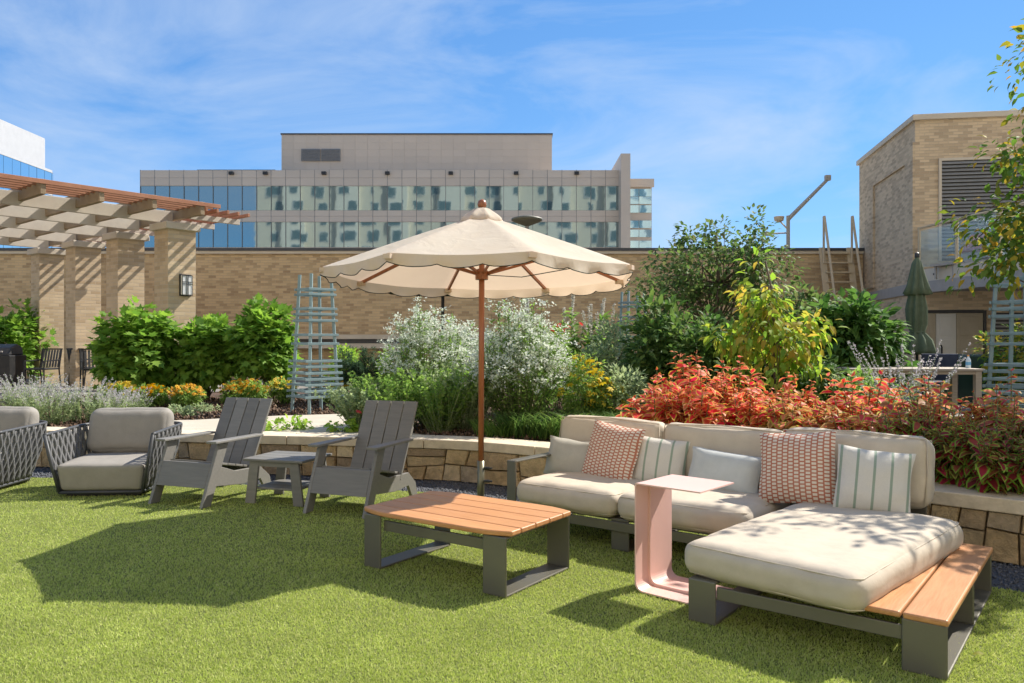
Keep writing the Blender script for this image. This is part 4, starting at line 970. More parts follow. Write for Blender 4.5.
MB().prism([(-.5, -.3, 0), (.5, -.3, 0), (.54, -.34, .6), (-.54, -.34, .6)], (0, .62, 0)).build('tub', M['green_bin'], bn, bevel=.02); MB().prism([(-.56, -.36, .6), (.56, -.36, .6), (.5, -.34, .76), (.3, -.33, .83), (-.3, -.33, .83), (-.5, -.34, .76)], (0, .68, 0)).build('lid', M['green_bin'], bn, bevel=.03)
nv_ = thing('folding_chair', 'navy canvas folding chair under the patio table end', 'chair', (6.75, 12.3, BED), R(150))
MB().box(-.25, .25, -.24, .2, .38, .42).build('seat', M['navy'], nv_, bevel=.015); MB().bar((0, .22, .45), (0, .33, .86), .5, .03, (0, -1, 0)).build('backrest', M['navy'], nv_, bevel=.01)
for sx in (-.24, .24): MB().tube([(sx, -.25, 0), (sx, .24, .46), (sx, .33, .86)], .014, 6).build('leg', M['blackmetal'], nv_); MB().tube([(sx, .25, 0), (sx, -.22, .4)], .014, 6).build('leg', M['blackmetal'], nv_)

# ---------------------------------------------------------------- plants
LM = {}
LM['hydrangea'] = leafmat('broad_leaf', [(0.098, 0.205, 0.034), (0.178, 0.314, 0.047), (0.266, 0.409, 0.063), (0.133, 0.252, 0.044)], 0.45)
LM['broad_dark'] = leafmat('broad_dark_leaf', [(.05, .12, .025), (.09, .19, .04), (.16, .28, .06), (.06, .14, .03)], .35)
LM['dark'] = leafmat('dark_leaf', [(0.060, 0.112, 0.036), (0.109, 0.184, 0.049), (0.163, 0.238, 0.067), (0.136, 0.130, 0.056)], 0.4)
LM['mid'] = leafmat('mid_leaf', [(0.116, 0.220, 0.052), (0.197, 0.320, 0.062), (0.278, 0.400, 0.094), (0.162, 0.260, 0.073)], 0.48)
LM['leafy'] = leafmat('leafy_green', [(.045, .10, .025), (.075, .15, .035), (.12, .20, .05), (.17, .25, .06), (.06, .11, .03)], .38)
LM['grey'] = leafmat('grey_leaf', [(0.208, 0.278, 0.144), (0.312, 0.384, 0.192), (0.416, 0.480, 0.250), (0.250, 0.326, 0.163)], 0.42)
LM['needle'] = leafmat('needle', [(0.038, 0.086, 0.048), (0.073, 0.134, 0.067), (0.104, 0.173, 0.077)], 0.25)
LM['lime'] = leafmat('lime_leaf', [(0.176, 0.320, 0.044), (0.299, 0.448, 0.070), (0.387, 0.512, 0.088)], 0.45)
LM['maple'] = leafmat('turning_leaf', [(0.150, 0.304, 0.044), (0.272, 0.416, 0.053), (0.408, 0.480, 0.070), (0.490, 0.352, 0.070), (0.190, 0.352, 0.053)], 0.5)
LM['amber'] = leafmat('amber_leaf', [(.06, .14, .025), (.12, .22, .035), (.09, .17, .03), (.44, .34, .04), (.10, .19, .03), (.14, .22, .04), (.58, .34, .05)], .42)
LM['white'] = leafmat('white_bract', [(.66, .68, .58), (.78, .79, .72), (.42, .50, .30), (.72, .74, .66), (.60, .64, .52)], .3)
LM['lilac'] = leafmat('lilac_floret', [(.46, .42, .48), (.58, .54, .58), (.40, .39, .38), (.64, .60, .62)], .3)
LM['silver'] = leafmat('silver_plume', [(.45, .42, .36), (.58, .55, .48), (.38, .36, .30)], .3)
LM['gold'] = leafmat('gold_petal', [(.62, .34, .02), (.70, .42, .03), (.55, .25, .015)], .3)
LM['yellow'] = leafmat('yellow_petal', [(.68, .50, .04), (.60, .46, .05), (.72, .56, .08)], .3)
LM['rust'] = leafmat('rust_floret', [(.30, .13, .07), (.42, .20, .10), (.22, .12, .06)], .2)
LM['poppy'] = leafmat('red_petal', [(.60, .06, .05), (.70, .12, .08), (.55, .05, .12)], .3)
CC = {'col_orange': ([(.64, .02, .04), (.72, .11, .06), (.52, .03, .04), (.84, .36, .25), (.72, .04, .10), (.62, .14, .05), (.50, .02, .06), (.66, .03, .05)], [(.66, .46, .06), (.80, .40, .20), (.48, .52, .06), (.76, .32, .12), (.56, .56, .08), (.78, .38, .20), (.54, .46, .05), (.62, .50, .07)], .34),
      'col_mix': ([(.58, .03, .06), (.38, .08, .04), (.78, .32, .19), (.24, .15, .03), (.66, .05, .13), (.36, .05, .04)], [(.36, .50, .06), (.60, .42, .08), (.22, .40, .05), (.76, .44, .18), (.32, .46, .06), (.54, .42, .07)], .38),
      'col_dark': ([(.38, .03, .06), (.20, .04, .04), (.48, .04, .09), (.15, .11, .03), (.40, .10, .07), (.24, .03, .04)], [(.22, .50, .06), (.33, .56, .07), (.16, .34, .04), (.44, .46, .09), (.25, .44, .06), (.20, .39, .05)], .36)}
for k_, (c_, m_, t_) in CC.items(): LM[k_] = coleus_mat(k_.replace('col', 'coleus'), c_, m_, t_); LM[k_ + '1'] = coleus_mat(k_.replace('col', 'coleus') + '_leaf', c_, m_, t_, True)
UP = np.array([0, 0, 1.0])
def at(px, Y, z=BED): return ((px - 512) * Y / FPX, Y, z)
def plant(name, label, cat, loc, group=None): return thing(name, label, cat, loc, random.uniform(0, 6.28), group)
def bush(name, label, loc, rx, h, leaf, ln, wd, T=T_OVATE, nclump=60, per=34, cr=.16, group=None, cat='shrub', hollow=.4, droop=.25, ntips=14, part='foliage', bottom=-.8, woody=True):
    t = plant(name, label, cat, loc, group)
    (V, F, E), C = clump_leaves((0, 0, h * .54), (rx - cr * .6, rx - cr * .6, h * .48 - cr * .4), nclump, per, cr, ln, wd, T, droop, hollow=hollow, bottom=bottom)
    V[:, 2] = np.maximum(V[:, 2], .01)
    np_mesh(part, V, F, leaf, t, E)
    tips = [tuple(c) for c in C[rng.choice(len(C), min(ntips, len(C)), False)]]
    stems_mesh((0, 0, -.03), tips, .014 if woody else .006, .004).build('stems', M['bark' if woody else 'stem'], t)
    return t
def flowers_on(t, pts, mat_, r=.035, petals=7, name='flowers', face=None, centre=None):
    pts = np.asarray(pts); P = np.repeat(pts, petals, 0); n = len(P)
    nrm = unit(rng.normal(size=pts.shape) * .35 + (UP + np.array([0, -.5, 0]) if face is None else face)); nr = np.repeat(nrm, petals, 0)
    a = np.tile(np.arange(petals) * 2 * np.pi / petals, len(pts)) + np.repeat(rng.uniform(0, 6, len(pts)), petals)
    x = unit(np.cross(nr, np.tile([.3, 1, .2], (n, 1)))); y = np.cross(nr, x)
    D = x * np.cos(a)[:, None] + y * np.sin(a)[:, None]
    sz = np.repeat(rng.uniform(.75, 1.2, len(pts)), petals) * r
    V, F, E = leaves(P, D - nr * .1, nr, sz, sz * .55, T_SIMPLE); np_mesh(name, V, F, mat_, t, E, kind='stuff' if len(pts) > 1 else None)
    if centre is not None:
        D = nrm; s_ = np.full(len(pts), r * .4); V, F, E = leaves(pts + nrm * r * .02, D, rand_dir(len(pts)), s_, s_ * 1.2, T_ROCK); np_mesh('flower_centres', V, F, centre, t, E, kind='stuff')
def spikes(name, label, loc, rx, h, nst, leafm, flm, group=None, fl=.55, florets=34, fs=.018, lean=.45, cat='plant', leaf_n=10, ll=.05):
    t = plant(name, label, cat, loc, group); st = MB(); FP = []; FD = []; LP = []; LD = []
    for i in range(nst):
        a = random.uniform(0, 6.28); rr = math.sqrt(random.random()); b = Vector((math.cos(a), math.sin(a), 0)) * rx * .35 * rr
        hh = h * random.uniform(.65, 1.05); tip = b + Vector((math.cos(a + random.gauss(0, .4)) * lean * hh * rr, math.sin(a + random.gauss(0, .4)) * lean * hh * rr, hh))
        pts = [b.lerp(tip, u) + Vector((0, 0, .06 * hh * math.sin(u * 3.14))) for u in (0, .35, .7, 1)]
        st.tube(pts, [.004, .0035, .0025, .0015], 3, cap=False); d = (tip - b).normalized()
        for k in range(florets):
            u = 1 - fl * random.random() ** 1.1; p = b.lerp(tip, u) + Vector((0, 0, .06 * hh * math.sin(u * 3.14))); FP.append(p); FD.append(Vector((random.gauss(0, 1), random.gauss(0, 1), random.gauss(.3, .6))))
        for k in range(leaf_n):
            u = random.uniform(.05, 1 - fl * .7); LP.append(b.lerp(tip, u) + Vector((0, 0, .06 * hh * math.sin(u * 3.14)))); LD.append(Vector((random.gauss(0, 1), random.gauss(0, 1), random.gauss(.5, .5))))
    st.build('stems', LM['grey'], t); n = len(FP); s_ = rng.uniform(.7, 1.2, n) * fs
    V, F, E = leaves(np.array(FP), np.array(FD), rand_dir(n), s_, s_ * .7, T_SIMPLE); np_mesh('flower_spikes', V, F, flm, t, E)
    n = len(LP); s_ = rng.uniform(.6, 1.2, n) * ll
    V, F, E = leaves(np.array(LP), np.array(LD), UP + rand_dir(n) * .5, s_, s_ * .32, T_SIMPLE); np_mesh('foliage', V, F, leafm, t, E)
    return t
def strappy(name, label, loc, rx, h, n, leafm, group=None, wd=.012, cat='grass', arch=.8):
    t = plant(name, label, cat, loc, group); a = rng.uniform(0, 6.28, n); rr = np.sqrt(rng.uniform(0, 1, n)) * rx * .75
    P = np.stack([np.cos(a) * rr, np.sin(a) * rr, np.zeros(n)], 1); parts = []; hh = h * rng.uniform(.6, 1.1, n)
    a2 = a + rng.normal(size=n) * .9; D0 = np.stack([np.cos(a2) * .3, np.sin(a2) * .3, np.ones(n)], 1)
    side = unit(np.stack([-np.sin(a2), np.cos(a2), rng.normal(size=n) * .2], 1)); rd = np.stack([np.cos(a2), np.sin(a2), np.zeros(n)], 1)
    us = [0, .3, .6, .85, 1]; ring = []
    for u in us:
        c = P + hh[:, None] * (D0 * (u * .9) * np.array([.8, .8, 1]) + rd * arch * .5 * u * u - UP * (.42 * arch * u ** 2.4)); w_ = wd * (1 - u ** 2) + .001
        ring.append(c - side * w_ / 2); ring.append(c + side * w_ / 2)
    V = np.stack(ring, 1).reshape(-1, 3); k = 10; tf = []
    for j in range(4): tf += [(2 * j, 2 * j + 1, 2 * j + 3), (2 * j, 2 * j + 3, 2 * j + 2)]
    F = (np.array(tf)[None] + (np.arange(n) * k)[:, None, None]).reshape(-1, 3); V[:, 2] = np.maximum(V[:, 2], .005)
    np_mesh('blades', V, F, leafm, t); return t

# three broad-leaved shrubs in front of the pergola
G1 = 'broad-leaved shrubs before the pergola'
for px, Y, rx, h, lab in ((141, 13.6, .76, 1.62, 'bright green broad-leaved shrub, leftmost of three, below the wall lamp'), (208, 13.9, .60, 1.42, 'bright green broad-leaved shrub, middle of the three by the pergola'),
                          (262, 13.7, .60, 1.72, 'bright green broad-leaved shrub next to the obelisk, right of three')):
    bush('broadleaf_shrub', lab, at(px, Y), rx, h, LM['hydrangea'], .165, .15, T_LOBED, 110, 26, .19, G1, hollow=.35)
# orange and yellow daisies
G2 = 'gold daisy clumps in the mulch'
for px, Y, h, r_, lab, m_ in ((120, 12.6, .36, .26, 'yellow-green daisy clump left of the gold daisies', 'yellow'), (152, 12.4, .32, .24, 'gold daisy clump, first right of the yellow-green clump', 'gold'),
                         (187, 12.3, .33, .26, 'gold daisy clump below the middle broad-leaved shrub', 'gold'), (236, 12.9, .36, .24, 'gold daisy clump behind the slatted chair back', 'gold'),
                         (252, 12.5, .38, .27, 'tall gold daisy clump left of the obelisk', 'gold'), (282, 12.9, .40, .26, 'yellow daisy clump beside the obelisk post', 'yellow'), (330, 13.2, .36, .3, 'gold daisy clump behind the obelisk', 'gold')):
    t = bush('daisy_clump', lab, at(px, Y), r_, h, LM['mid'], .07, .03, T_SIMPLE, 40, 26, .08, G2, 'flowers', woody=False)
    a = rng.uniform(0, 6.28, 80); rr = np.sqrt(rng.uniform(0, 1, 80)) * r_ * 1.05
    flowers_on(t, np.stack([np.cos(a) * rr, np.sin(a) * rr, h * (1.06 - .35 * (rr / r_) ** 2) + rng.uniform(-.03, .05, 80)], 1), LM[m_], .044, 7, centre=LM['rust'])
# russian sage, left
G3 = 'pale lilac sage along the wall'
for i, (px, Y, h) in enumerate(((-12, 9.9, .50), (22, 10.2, .58), (52, 9.9, .50), (82, 10.3, .56), (108, 10.1, .44), (30, 10.9, .60), (128, 10.6, .40))):
    spikes('sage_clump', ['pale lilac sage at the left edge above the cut-off armchair', 'pale lilac sage behind the cut-off armchair', 'pale lilac sage between the two woven armchairs', 'pale lilac sage left of the woven armchair back', 'pale lilac sage right behind the woven armchair back', 'tall pale lilac sage in the second row at the left', 'short pale lilac sage ending the row by the mulch'][i],
           at(px, Y), .42, h, 60, LM['grey'], LM['lilac'], G3, lean=.62, leaf_n=26, florets=26, fl=.42)
# small low plants in the mulch and on the cap
for i, (px, Y, r_) in enumerate(((178, 11.3, .18), (205, 11.6, .20), (232, 11.4, .16), (190, 10.9, .14))):
    bush('ground_cover', ['grey low mound left in the mulch by the path', 'grey low mound in the middle of the mulch by the path', 'grey low mound near the slatted chair back', 'small grey mound nearest the path'][i], at(px, Y), r_, .11, LM['grey'], .045, .03, T_SIMPLE, 16, 18, .05, 'grey mounds in the mulch', 'plant', woody=False)
for px, Y, lab in ((268, 9.25, 'small creeping green plant on the path behind the first slatted chair'), (342, 9.05, 'small creeping green plant on the path behind the second slatted chair'), (292, 9.3, 'tiny creeping sprig right of the first creeping plant')):
    bush('creeping_plant', lab, at(px, Y), .2, .11, LM['lime'], .07, .05, T_OVATE, 12, 9, .07, 'creeping plants by the cap', 'plant', woody=False, ntips=8)
# little evergreens
for i, (px, Y, h, r_) in enumerate(((346, 16.2, .88, .2), (358, 16.0, .62, .15), (367, 16.3, .92, .2), (381, 16.1, .80, .19))):
    bush('dwarf_conifer', ['dark dwarf conifer nearest the obelisk', 'short dark dwarf conifer between two taller ones', 'tallest dark dwarf conifer of the four', 'dark dwarf conifer nearest the white-flowering bush'][i], at(px, Y), r_, h, LM['needle'], .07, .016, T_SIMPLE, 60, 40, .06, 'dwarf conifers', 'conifer', hollow=.2)
# bushes behind the conifers, in front of the ledge
bush('garden_shrub', 'bright low shrub behind the obelisk rails', at(345, 17.6), .5, .95, LM['lime'], .10, .06, T_OVATE, 50, 26, .15)
bush('garden_shrub', 'green shrub filling the bed behind the dwarf conifers', at(400, 15.0), .55, .9, LM['mid'], .09, .05, T_OVATE, 60, 26, .15)
# white flowering bushes either side of the pole
def white_bush(label, loc, rx, h, nst):
    t = plant('white_bush', label, 'shrub', loc, 'white-flowering bushes'); st = MB(); FP = []; FD = []; LP = []; LD = []
    for i in range(nst):
        a = random.uniform(0, 6.28); rr = random.random() ** .6; hh = h * (1.08 - .55 * rr ** 2) * random.uniform(.72, 1.12)
        b = Vector((math.cos(a), math.sin(a), 0)) * rx * .25 * rr; tip = Vector((math.cos(a) * rx * rr * 1.15, math.sin(a) * rx * rr * 1.15, hh)); bow = Vector((math.cos(a), math.sin(a), 0)) * rx * .12
        f = lambda u: b.lerp(tip, u) + bow * math.sin(u * 3.14) + Vector((0, 0, .10 * hh * math.sin(u * 3.14)))
        st.tube([f(u) for u in (0, .3, .6, .85, 1)], [.006, .005, .004, .003, .002], 4, cap=False)
        for k in range(26):
            u = random.uniform(.15, .95); LP.append(f(u)); LD.append(Vector((random.gauss(0, 1), random.gauss(0, 1), random.gauss(.3, .6))))
        for j in range(random.randint(3, 6)):                       # side sprays, each ending in a small white head
            u = random.uniform(.62, 1.0); e = f(u) + Vector((random.gauss(0, .09), random.gauss(0, .09), random.uniform(-.02, .10))); st.tube([f(u - .05), e], [.0025, .0015], 3, cap=False)
            for k in range(15): FP.append(e + Vector((random.gauss(0, .032), random.gauss(0, .032), random.gauss(0, .022)))); FD.append(Vector((random.gauss(0, 1), random.gauss(0, 1), random.gauss(.5, .6))))
    st.build('stems', M['stem'], t); n = len(FP); s_ = rng.uniform(.6, 1.25, n) * .039
    V, F, E = leaves(np.array(FP), np.array(FD), UP + rand_dir(n) * .8, s_, s_ * .6, T_SIMPLE); np_mesh('white_bracts', V, F, LM['white'], t, E, kind='stuff')
    n = len(LP); s_ = rng.uniform(.6, 1.3, n) * .075
    V, F, E = leaves(np.array(LP), np.array(LD), UP + rand_dir(n) * .6, s_, s_ * .34, T_SIMPLE); np_mesh('foliage', V, F, LM['mid'], t, E, kind='stuff'); return t
white_bush('airy white-flowering bush left of the umbrella pole', at(430, 9.9), .52, 1.42, 95)
white_bush('large white-flowering bush right of the umbrella pole', at(520, 9.2), .54, 1.40, 130)
white_bush('small white-flowering bush just left of the pole, further back', at(468, 11.2), .42, 1.25, 50)
for px, Y, r_, h, m_, lab in ((362, 9.35, .42, .52, 'grey', 'soft grey-green mound at the end of the path'), (398, 9.2, .46, .66, 'mid', 'feathery green mound behind the second slatted chair'), (440, 9.05, .42, .72, 'mid', 'feathery green mound left of the umbrella pole'), (465, 9.3, .4, .85, 'grey', 'upright feathery mound touching the umbrella pole')):
    spikes('feathery_mound', lab, at(px, Y), r_, h, 130, LM[m_], LM[m_], 'feathery mounds', fl=.7, florets=30, fs=.045, lean=.75, leaf_n=16, ll=.055)
t = plant('zinnia', 'lone pink-red flower on the mound behind the second slatted chair', 'flowers', at(359, 8.95)); MB().tube([(0, 0, 0), (0, 0, .24)], .004, 4).build('stem', M['stem'], t); flowers_on(t, [(0, 0, .25)], LM['poppy'], .045, 10, name='flower')
# grassy border plants behind the cap
for i, px in enumerate((498, 522, 548, 574, 600, 626, 650)):
    strappy('border_grass', ['dark grassy tuft right beside the umbrella pole', 'grassy tuft second from the umbrella pole', 'grassy tuft behind the oat lumbar pillow', 'grassy tuft behind the sofa back left half', 'grassy tuft above the terracotta pillow', 'grassy tuft left of the coleus', 'grassy tuft touching the orange coleus'][i],
            at(px, 8.75 - i * .09), .36, .50 if i else .34, 260, LM['leafy'] if i % 3 else LM['mid'], 'grassy border tufts', .013)
# yellow flowers
for px, Y, h, r_, lab in ((583, 8.95, .86, .28, 'tall yellow-flowered plant right of the white bush'), (606, 8.9, .60, .26, 'lower yellow-flowered plant before the leafy shrubs')):
    t = bush('yellow_flower_plant', lab, at(px, Y), r_, h, LM['mid'], .06, .022, T_SIMPLE, 60, 28, .09, 'yellow-flowered plants', 'flowers', woody=False)
    d = rand_dir(150); d = d[d[:, 2] > -.2]; flowers_on(t, d * np.array([r_, r_, h * .48]) * rng.uniform(.85, 1.1, (len(d), 1)) + np.array([0, 0, h * .55]), LM['yellow'], .05, 6)
# spires, grey shrub, leafy shrubs
for px, Y, h, lab in ((568, 12.2, 1.75, 'silver plumed tall grass left of the other plumes'), (590, 12.4, 1.7, 'silver plumed tall grass in the middle behind the white bush'), (602, 12.0, 1.6, 'silver plumed tall grass nearest the hidden obelisk')):
    spikes('plume_grass', lab, at(px, Y), .24, h, 9, LM['mid'], LM['silver'], 'silver plumed grasses', fl=.28, florets=80, fs=.035, lean=.12, leaf_n=30, ll=.22)
for i, (px, Y) in enumerate(((545, 11.0), (556, 11.6))):
    t = bush('zinnia_plant', ['red-flowered plant behind the white bush', 'red-flowered plant left of the silver plumes'][i], at(px, Y), .32, 1.25, LM['mid'], .09, .035, T_OVATE, 40, 26, .13, 'red-flowered plants', 'flowers', woody=False)
    flowers_on(t, rng.uniform(-1, 1, (9, 3)) * np.array([.3, .3, .12]) + np.array([0, 0, 1.22]), LM['poppy'], .045, 8)
bush('silver_shrub', 'grey-green shrub behind the yellow flowers', at(610, 10.8), .48, 1.35, LM['grey'], .085, .03, T_SIMPLE, 90, 34, .13)
bush('silver_shrub', 'low grey-green shrub left of the orange coleus', at(625, 9.0), .36, .72, LM['grey'], .07, .03, T_SIMPLE, 60, 30, .11)
bush('leafy_shrub', 'leafy shrub with pointed leaves left of the dark small tree', at(658, 9.9), .52, 1.5, LM['leafy'], .14, .055, T_OVATE, 80, 26, .18)
bush('leafy_shrub', 'leafy shrub behind the orange coleus', at(705, 9.4), .50, 1.30, LM['leafy'], .13, .055, T_OVATE, 80, 26, .18)
bush('leafy_shrub', 'dark leafy shrub between coleus and yellow young tree', at(745, 9.6), .48, 1.15, LM['dark'], .12, .05, T_OVATE, 70, 26, .17)
bush('leafy_shrub', 'leafy shrub behind the middle of the coleus hedge', at(800, 9.2), .5, .95, LM['leafy'], .11, .05, T_OVATE, 70, 26, .17)
bush('garden_shrub', 'dark green shrub against the brick wall behind the young tree', at(800, 14.0), .9, 1.9, LM['dark'], .15, .07, T_OVATE, 90, 28, .24)
bush('broadleaf_shrub', 'dense dark green broad-leaved shrub below the roof ladder', at(853, 12.4), .72, 1.68, LM['broad_dark'], .20, .11, T_OVATE, 120, 28, .22)
bush('hedge_shrub', 'green climbing hedge at the far left beyond the piers', at(8, 19.0), .9, 1.75, LM['hydrangea'], .2, .16, T_LOBED, 70, 24, .26)
spikes('sage_clump', 'pale lilac sage spraying above the coleus before the patio table', at(905, 8.3), .4, 1.02, 46, LM['grey'], LM['lilac'], fl=.45, lean=.55, florets=46, fs=.02, leaf_n=16)
bush('leafy_shrub', 'low green shrub between the coleus and the patio table legs', at(865, 9.3), .45, .62, LM['mid'], .10, .045, T_OVATE, 50, 26, .14)
bush('amber_shrub', 'amber-leaved shrub behind the right-hand obelisk', at(1030, 12.0), .7, 1.35, LM['amber'], .10, .06, T_OVATE, 70, 26, .2)

# ---------------------------------------------------------------- trees
def tree(name, label, loc, trunk, limbs, crown, leafm, ln, wd, T, r0, per=30, cr=.2, droop=.3, group=None, extra=None, hollow=.2):
    """limbs grow from the trunk to clump centres scattered in the crown ellipsoid(s)"""
    t = thing(name, label, 'tree', loc, 0, group); parts = []; tips = []
    for (c, r_, nc) in crown:
        (V, F, E), C = clump_leaves(c, r_, nc, per, cr, ln, wd, T, droop, hollow=hollow); parts.append((V, F, E)); tips += [tuple(x) for x in C]
    V, F, E = join_np(parts); np_mesh('crown', V, F, leafm, t, E)
    m_ = MB(); tp = [Vector(p) for p in trunk]; m_.tube(tp, [r0 * (1 - .6 * i / (len(tp) - 1)) for i in range(len(tp))], 8)
    random.shuffle(tips)
    for q in tips[:limbs]:
        q = Vector(q); k = min(len(tp) - 1, max(1, int(random.uniform(.35, 1.0) * (len(tp) - 1)))); b = tp[k]; mid = b.lerp(q, .5) + Vector((0, 0, .08)) + Vector((random.gauss(0, .05), random.gauss(0, .05), 0))
        m_.tube([b, mid, q], [r0 * .32, r0 * .18, .004], 5)
    m_.build('trunk', M['bark'], t, smooth=True); return t
x, y, z = at(716, 11.5)
tree('small_tree', 'airy dark-leaved small tree with open top against the sky', (x, y, z), [(0, 0, -.05), (.02, 0, .6), (-.04, .02, 1.2), (.05, 0, 1.9), (0, 0, 2.6)], 70,
     [((-.05, 0, 1.35), (1.12, .9, .85), 150), ((0, 0, 2.1), (1.0, .75, .5), 85), ((.15, 0, 2.62), (.70, .5, .26), 18)], LM['dark'], .085, .05, T_OVATE, .05, per=28, cr=.17, hollow=.3)
x, y, z = at(776, 8.7)
tree('young_tree', 'slender young tree with drooping yellow-green and orange leaves', (x, y, z), [(0, 0, -.05), (.0, 0, .5), (-.03, .02, 1.0), (-.02, 0, 1.5), (-.12, 0, 1.95)], 46,
     [((0, 0, .95), (.58, .5, .5), 44), ((.36, 0, 1.15), (.24, .24, .40), 14), ((-.16, 0, 1.5), (.24, .22, .46), 18), ((-.5, 0, 1.0), (.2, .2, .3), 7)], LM['maple'], .125, .062, T_OVATE, .022, per=13, cr=.16, droop=.9, hollow=.2)
tree('overhanging_tree', 'tree with amber and green leaves reaching in from the right edge', (5.55, 6.5, BED), [(0, 0, -.05), (-.05, 0, .8), (-.15, -.02, 1.5), (-.3, 0, 2.2), (-.4, 0, 2.9), (-.45, 0, 3.5)], 60,
     [((-.15, 0, 2.4), (1.0, 1.1, 1.0), 95), ((-1.25, -.05, 2.02), (.48, .5, .30), 20), ((-1.42, -.1, 1.72), (.42, .4, .16), 12), ((-1.25, 0, 2.62), (.35, .35, .22), 9), ((-.6, .1, 3.35), (.8, .8, .5), 30)], LM['amber'], .085, .052, T_OVATE, .06, per=27, cr=.18, droop=.5)

# ---------------------------------------------------------------- coleus hedge: one plant at a time
def coleus(label, loc, h, r_, key, nst=30, ln=.105, nleaf=15):
    t = plant('coleus_plant', label, 'plant', loc, 'coleus hedge'); t.rotation_euler.z = 0; P = []; D = []; Nn = []; S = []; st = MB()
    for i in range(nst):
        a = random.uniform(0, 6.28); q = math.sqrt(random.random()); hh = h * (1.06 - .42 * q * q) * random.uniform(.74, 1.14)
        b = Vector((math.cos(a) * q * r_ * .4, math.sin(a) * q * r_ * .4, 0)); tip = Vector((math.cos(a) * q * r_ * random.uniform(.85, 1.2), math.sin(a) * q * r_ * random.uniform(.85, 1.2), hh))
        st.tube([b, b.lerp(tip, .5) + Vector((0, 0, .05 * hh)), tip], [.008, .006, .003], 4); nn = 11; ph = random.uniform(0, 1.5); vig = random.uniform(.7, 1.15)
        for k in range(nn):
            u = (.20 + .80 * (k / (nn - 1)) ** .9); p = b.lerp(tip, u) + Vector((0, 0, .05 * hh * math.sin(u * 3.14)))
            s_ = ln * vig * (1.12 - .78 * u ** 4) * random.uniform(.65, 1.25); top = k / (nn - 1)
            for w_ in range(2):
                an = ph + k * 1.571 + w_ * 3.1416 + random.gauss(0, .2)
                d = Vector((math.cos(an), math.sin(an), random.uniform(-1.2, -.15) * (1 - top ** 2) + top ** 2 * random.uniform(-.3, 1.1))); P.append(p); D.append(d)
                Nn.append(Vector((d.x * 1.0 + random.gauss(0, .4), d.y * 1.0 + random.gauss(0, .4), 1))); S.append(s_)
    st.build('stems', M['stem'], t); S = np.array(S); P = np.array(P); D = unit(np.array(D)); Nn = np.array(Nn)
    # the leaves that show largest from the lawn are pieces of their own
    tocam = unit(np.array([[-loc[0], -loc[1], .5]]))[0]; mid = P + D * S[:, None] * .5
    score = S * (1 + 1.2 * np.clip(unit(Nn) @ tocam, 0, 1)) + .35 * (mid @ tocam) + .04 * rng.uniform(0, 1, len(S)); big = np.argsort(-score)[:nleaf]; rest = np.setdiff1d(np.arange(len(S)), big)
    V, F, E = leaves(P[rest], D[rest], Nn[rest], S[rest], S[rest] * .62, T_OVATE); o = np_mesh('foliage', V, F, LM[key], t, E, kind='stuff')
    for i in big:
        V, F, E = leaves(np.zeros((1, 3)), D[i:i + 1], Nn[i:i + 1], S[i:i + 1], S[i:i + 1] * .62, T_OVATE); o = np_mesh('leaf', V, F, LM[key + '1'], t, E); o.location = P[i]
    return t
def col_at(xw, off): return wall_at(wall_s_at_x(xw), off, BED)
front = [(1.07, 'col_orange', .70), (1.36, 'col_orange', .72), (1.68, 'col_orange', .60), (2.05, 'col_mix', .56), (2.42, 'col_mix', .58), (2.78, 'col_dark', .55), (3.12, 'col_dark', .54), (3.46, 'col_dark', .55), (3.80, 'col_dark', .54), (4.15, 'col_dark', .55), (4.5, 'col_dark', .5)]
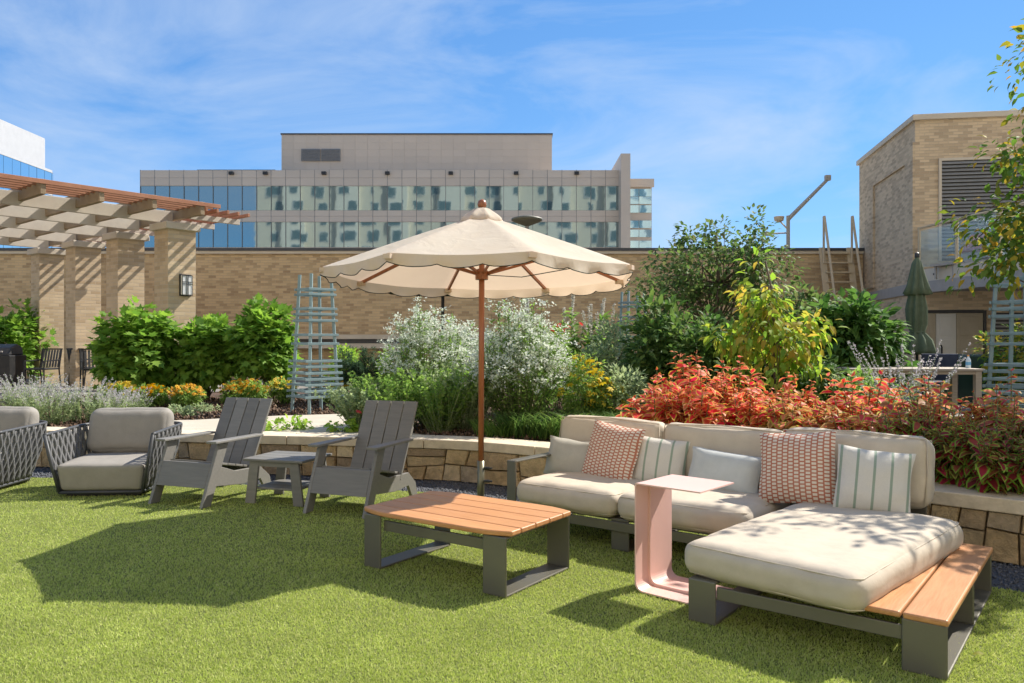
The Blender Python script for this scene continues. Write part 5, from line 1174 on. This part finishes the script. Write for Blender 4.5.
fl_ = ['glowing orange coleus at the left end of the hedge, front row', 'orange and red coleus behind the pale lumbar pillow, front row', 'orange coleus behind the gap between sofa and chaise backs', 'mixed green and red coleus behind the chaise terracotta pillow', 'mixed orange and green coleus left of the wide striped pillow', 'mixed coleus directly behind the wide striped pillow', 'dark red and green coleus behind the end of the chaise back', 'dark coleus hanging over the cap right of the chaise back', 'dark coleus spilling onto the cap near the right edge', 'dark coleus cut by the right edge, front row', 'dark coleus beyond the right edge']
for (xw, m_, h), lab in zip(front, fl_):
    c = col_at(xw, .54 if m_ != 'col_dark' else .38); coleus(lab, c, h, .36 if m_ != 'col_dark' else .42, m_, 50 if m_ == 'col_dark' else 30, .115 if m_ == 'col_dark' else .165)
backr = [(1.14, 'col_orange', .86), (1.46, 'col_orange', .80), (1.85, 'col_orange', .66), (2.3, 'col_orange', .74), (2.72, 'col_mix', .70), (3.12, 'col_mix', .70), (3.5, 'col_mix', .70), (3.88, 'col_dark', .68), (4.3, 'col_dark', .66)]
bl_ = ['tallest orange coleus at the left end, back row', 'tall coral coleus spire behind the mist lumbar pillow', 'coral coleus below the young tree, back row', 'coral-topped coleus in the middle of the hedge, back row', 'mixed coleus right of the young tree, back row', 'coral-topped coleus below the lilac sage', 'mixed coleus before the patio table end, back row', 'mixed coleus before the right-hand obelisk, back row', 'dark coleus at the right edge, back row']
for (xw, m_, h), lab in zip(backr, bl_): coleus(lab, col_at(xw, 1.02), h, .38, m_, 26, .165)

# ---------------------------------------------------------------- fallen leaves on the lawn
for i, (x, y) in ((0, (2.62, 3.95)), (1, (1.98, 4.25)), (2, (2.15, 3.55)), (4, (3.05, 4.35))):
    V, F, E = leaves(np.array([[0, 0, .0]]), np.array([[1, .3, .1]]), np.array([[0, .2, 1.0]]), np.array([.05]), np.array([.03]), T_OVATE)
    o = np_mesh('fallen_leaf', V, F, LM['rust'] if i % 2 else LM['amber']); o.location = (x, y, .026); o.rotation_euler = (0, 0, i * 1.3)
    tag(o, ['fallen leaf on the turf right of the teak shelf', 'fallen leaf under the chaise rail', 'fallen leaf before the near chaise corner', 'fallen leaf on the sunlit turf below the umbrella shadow', 'fallen leaf by the gravel at the right edge'][i], 'leaf', 'fallen leaves')
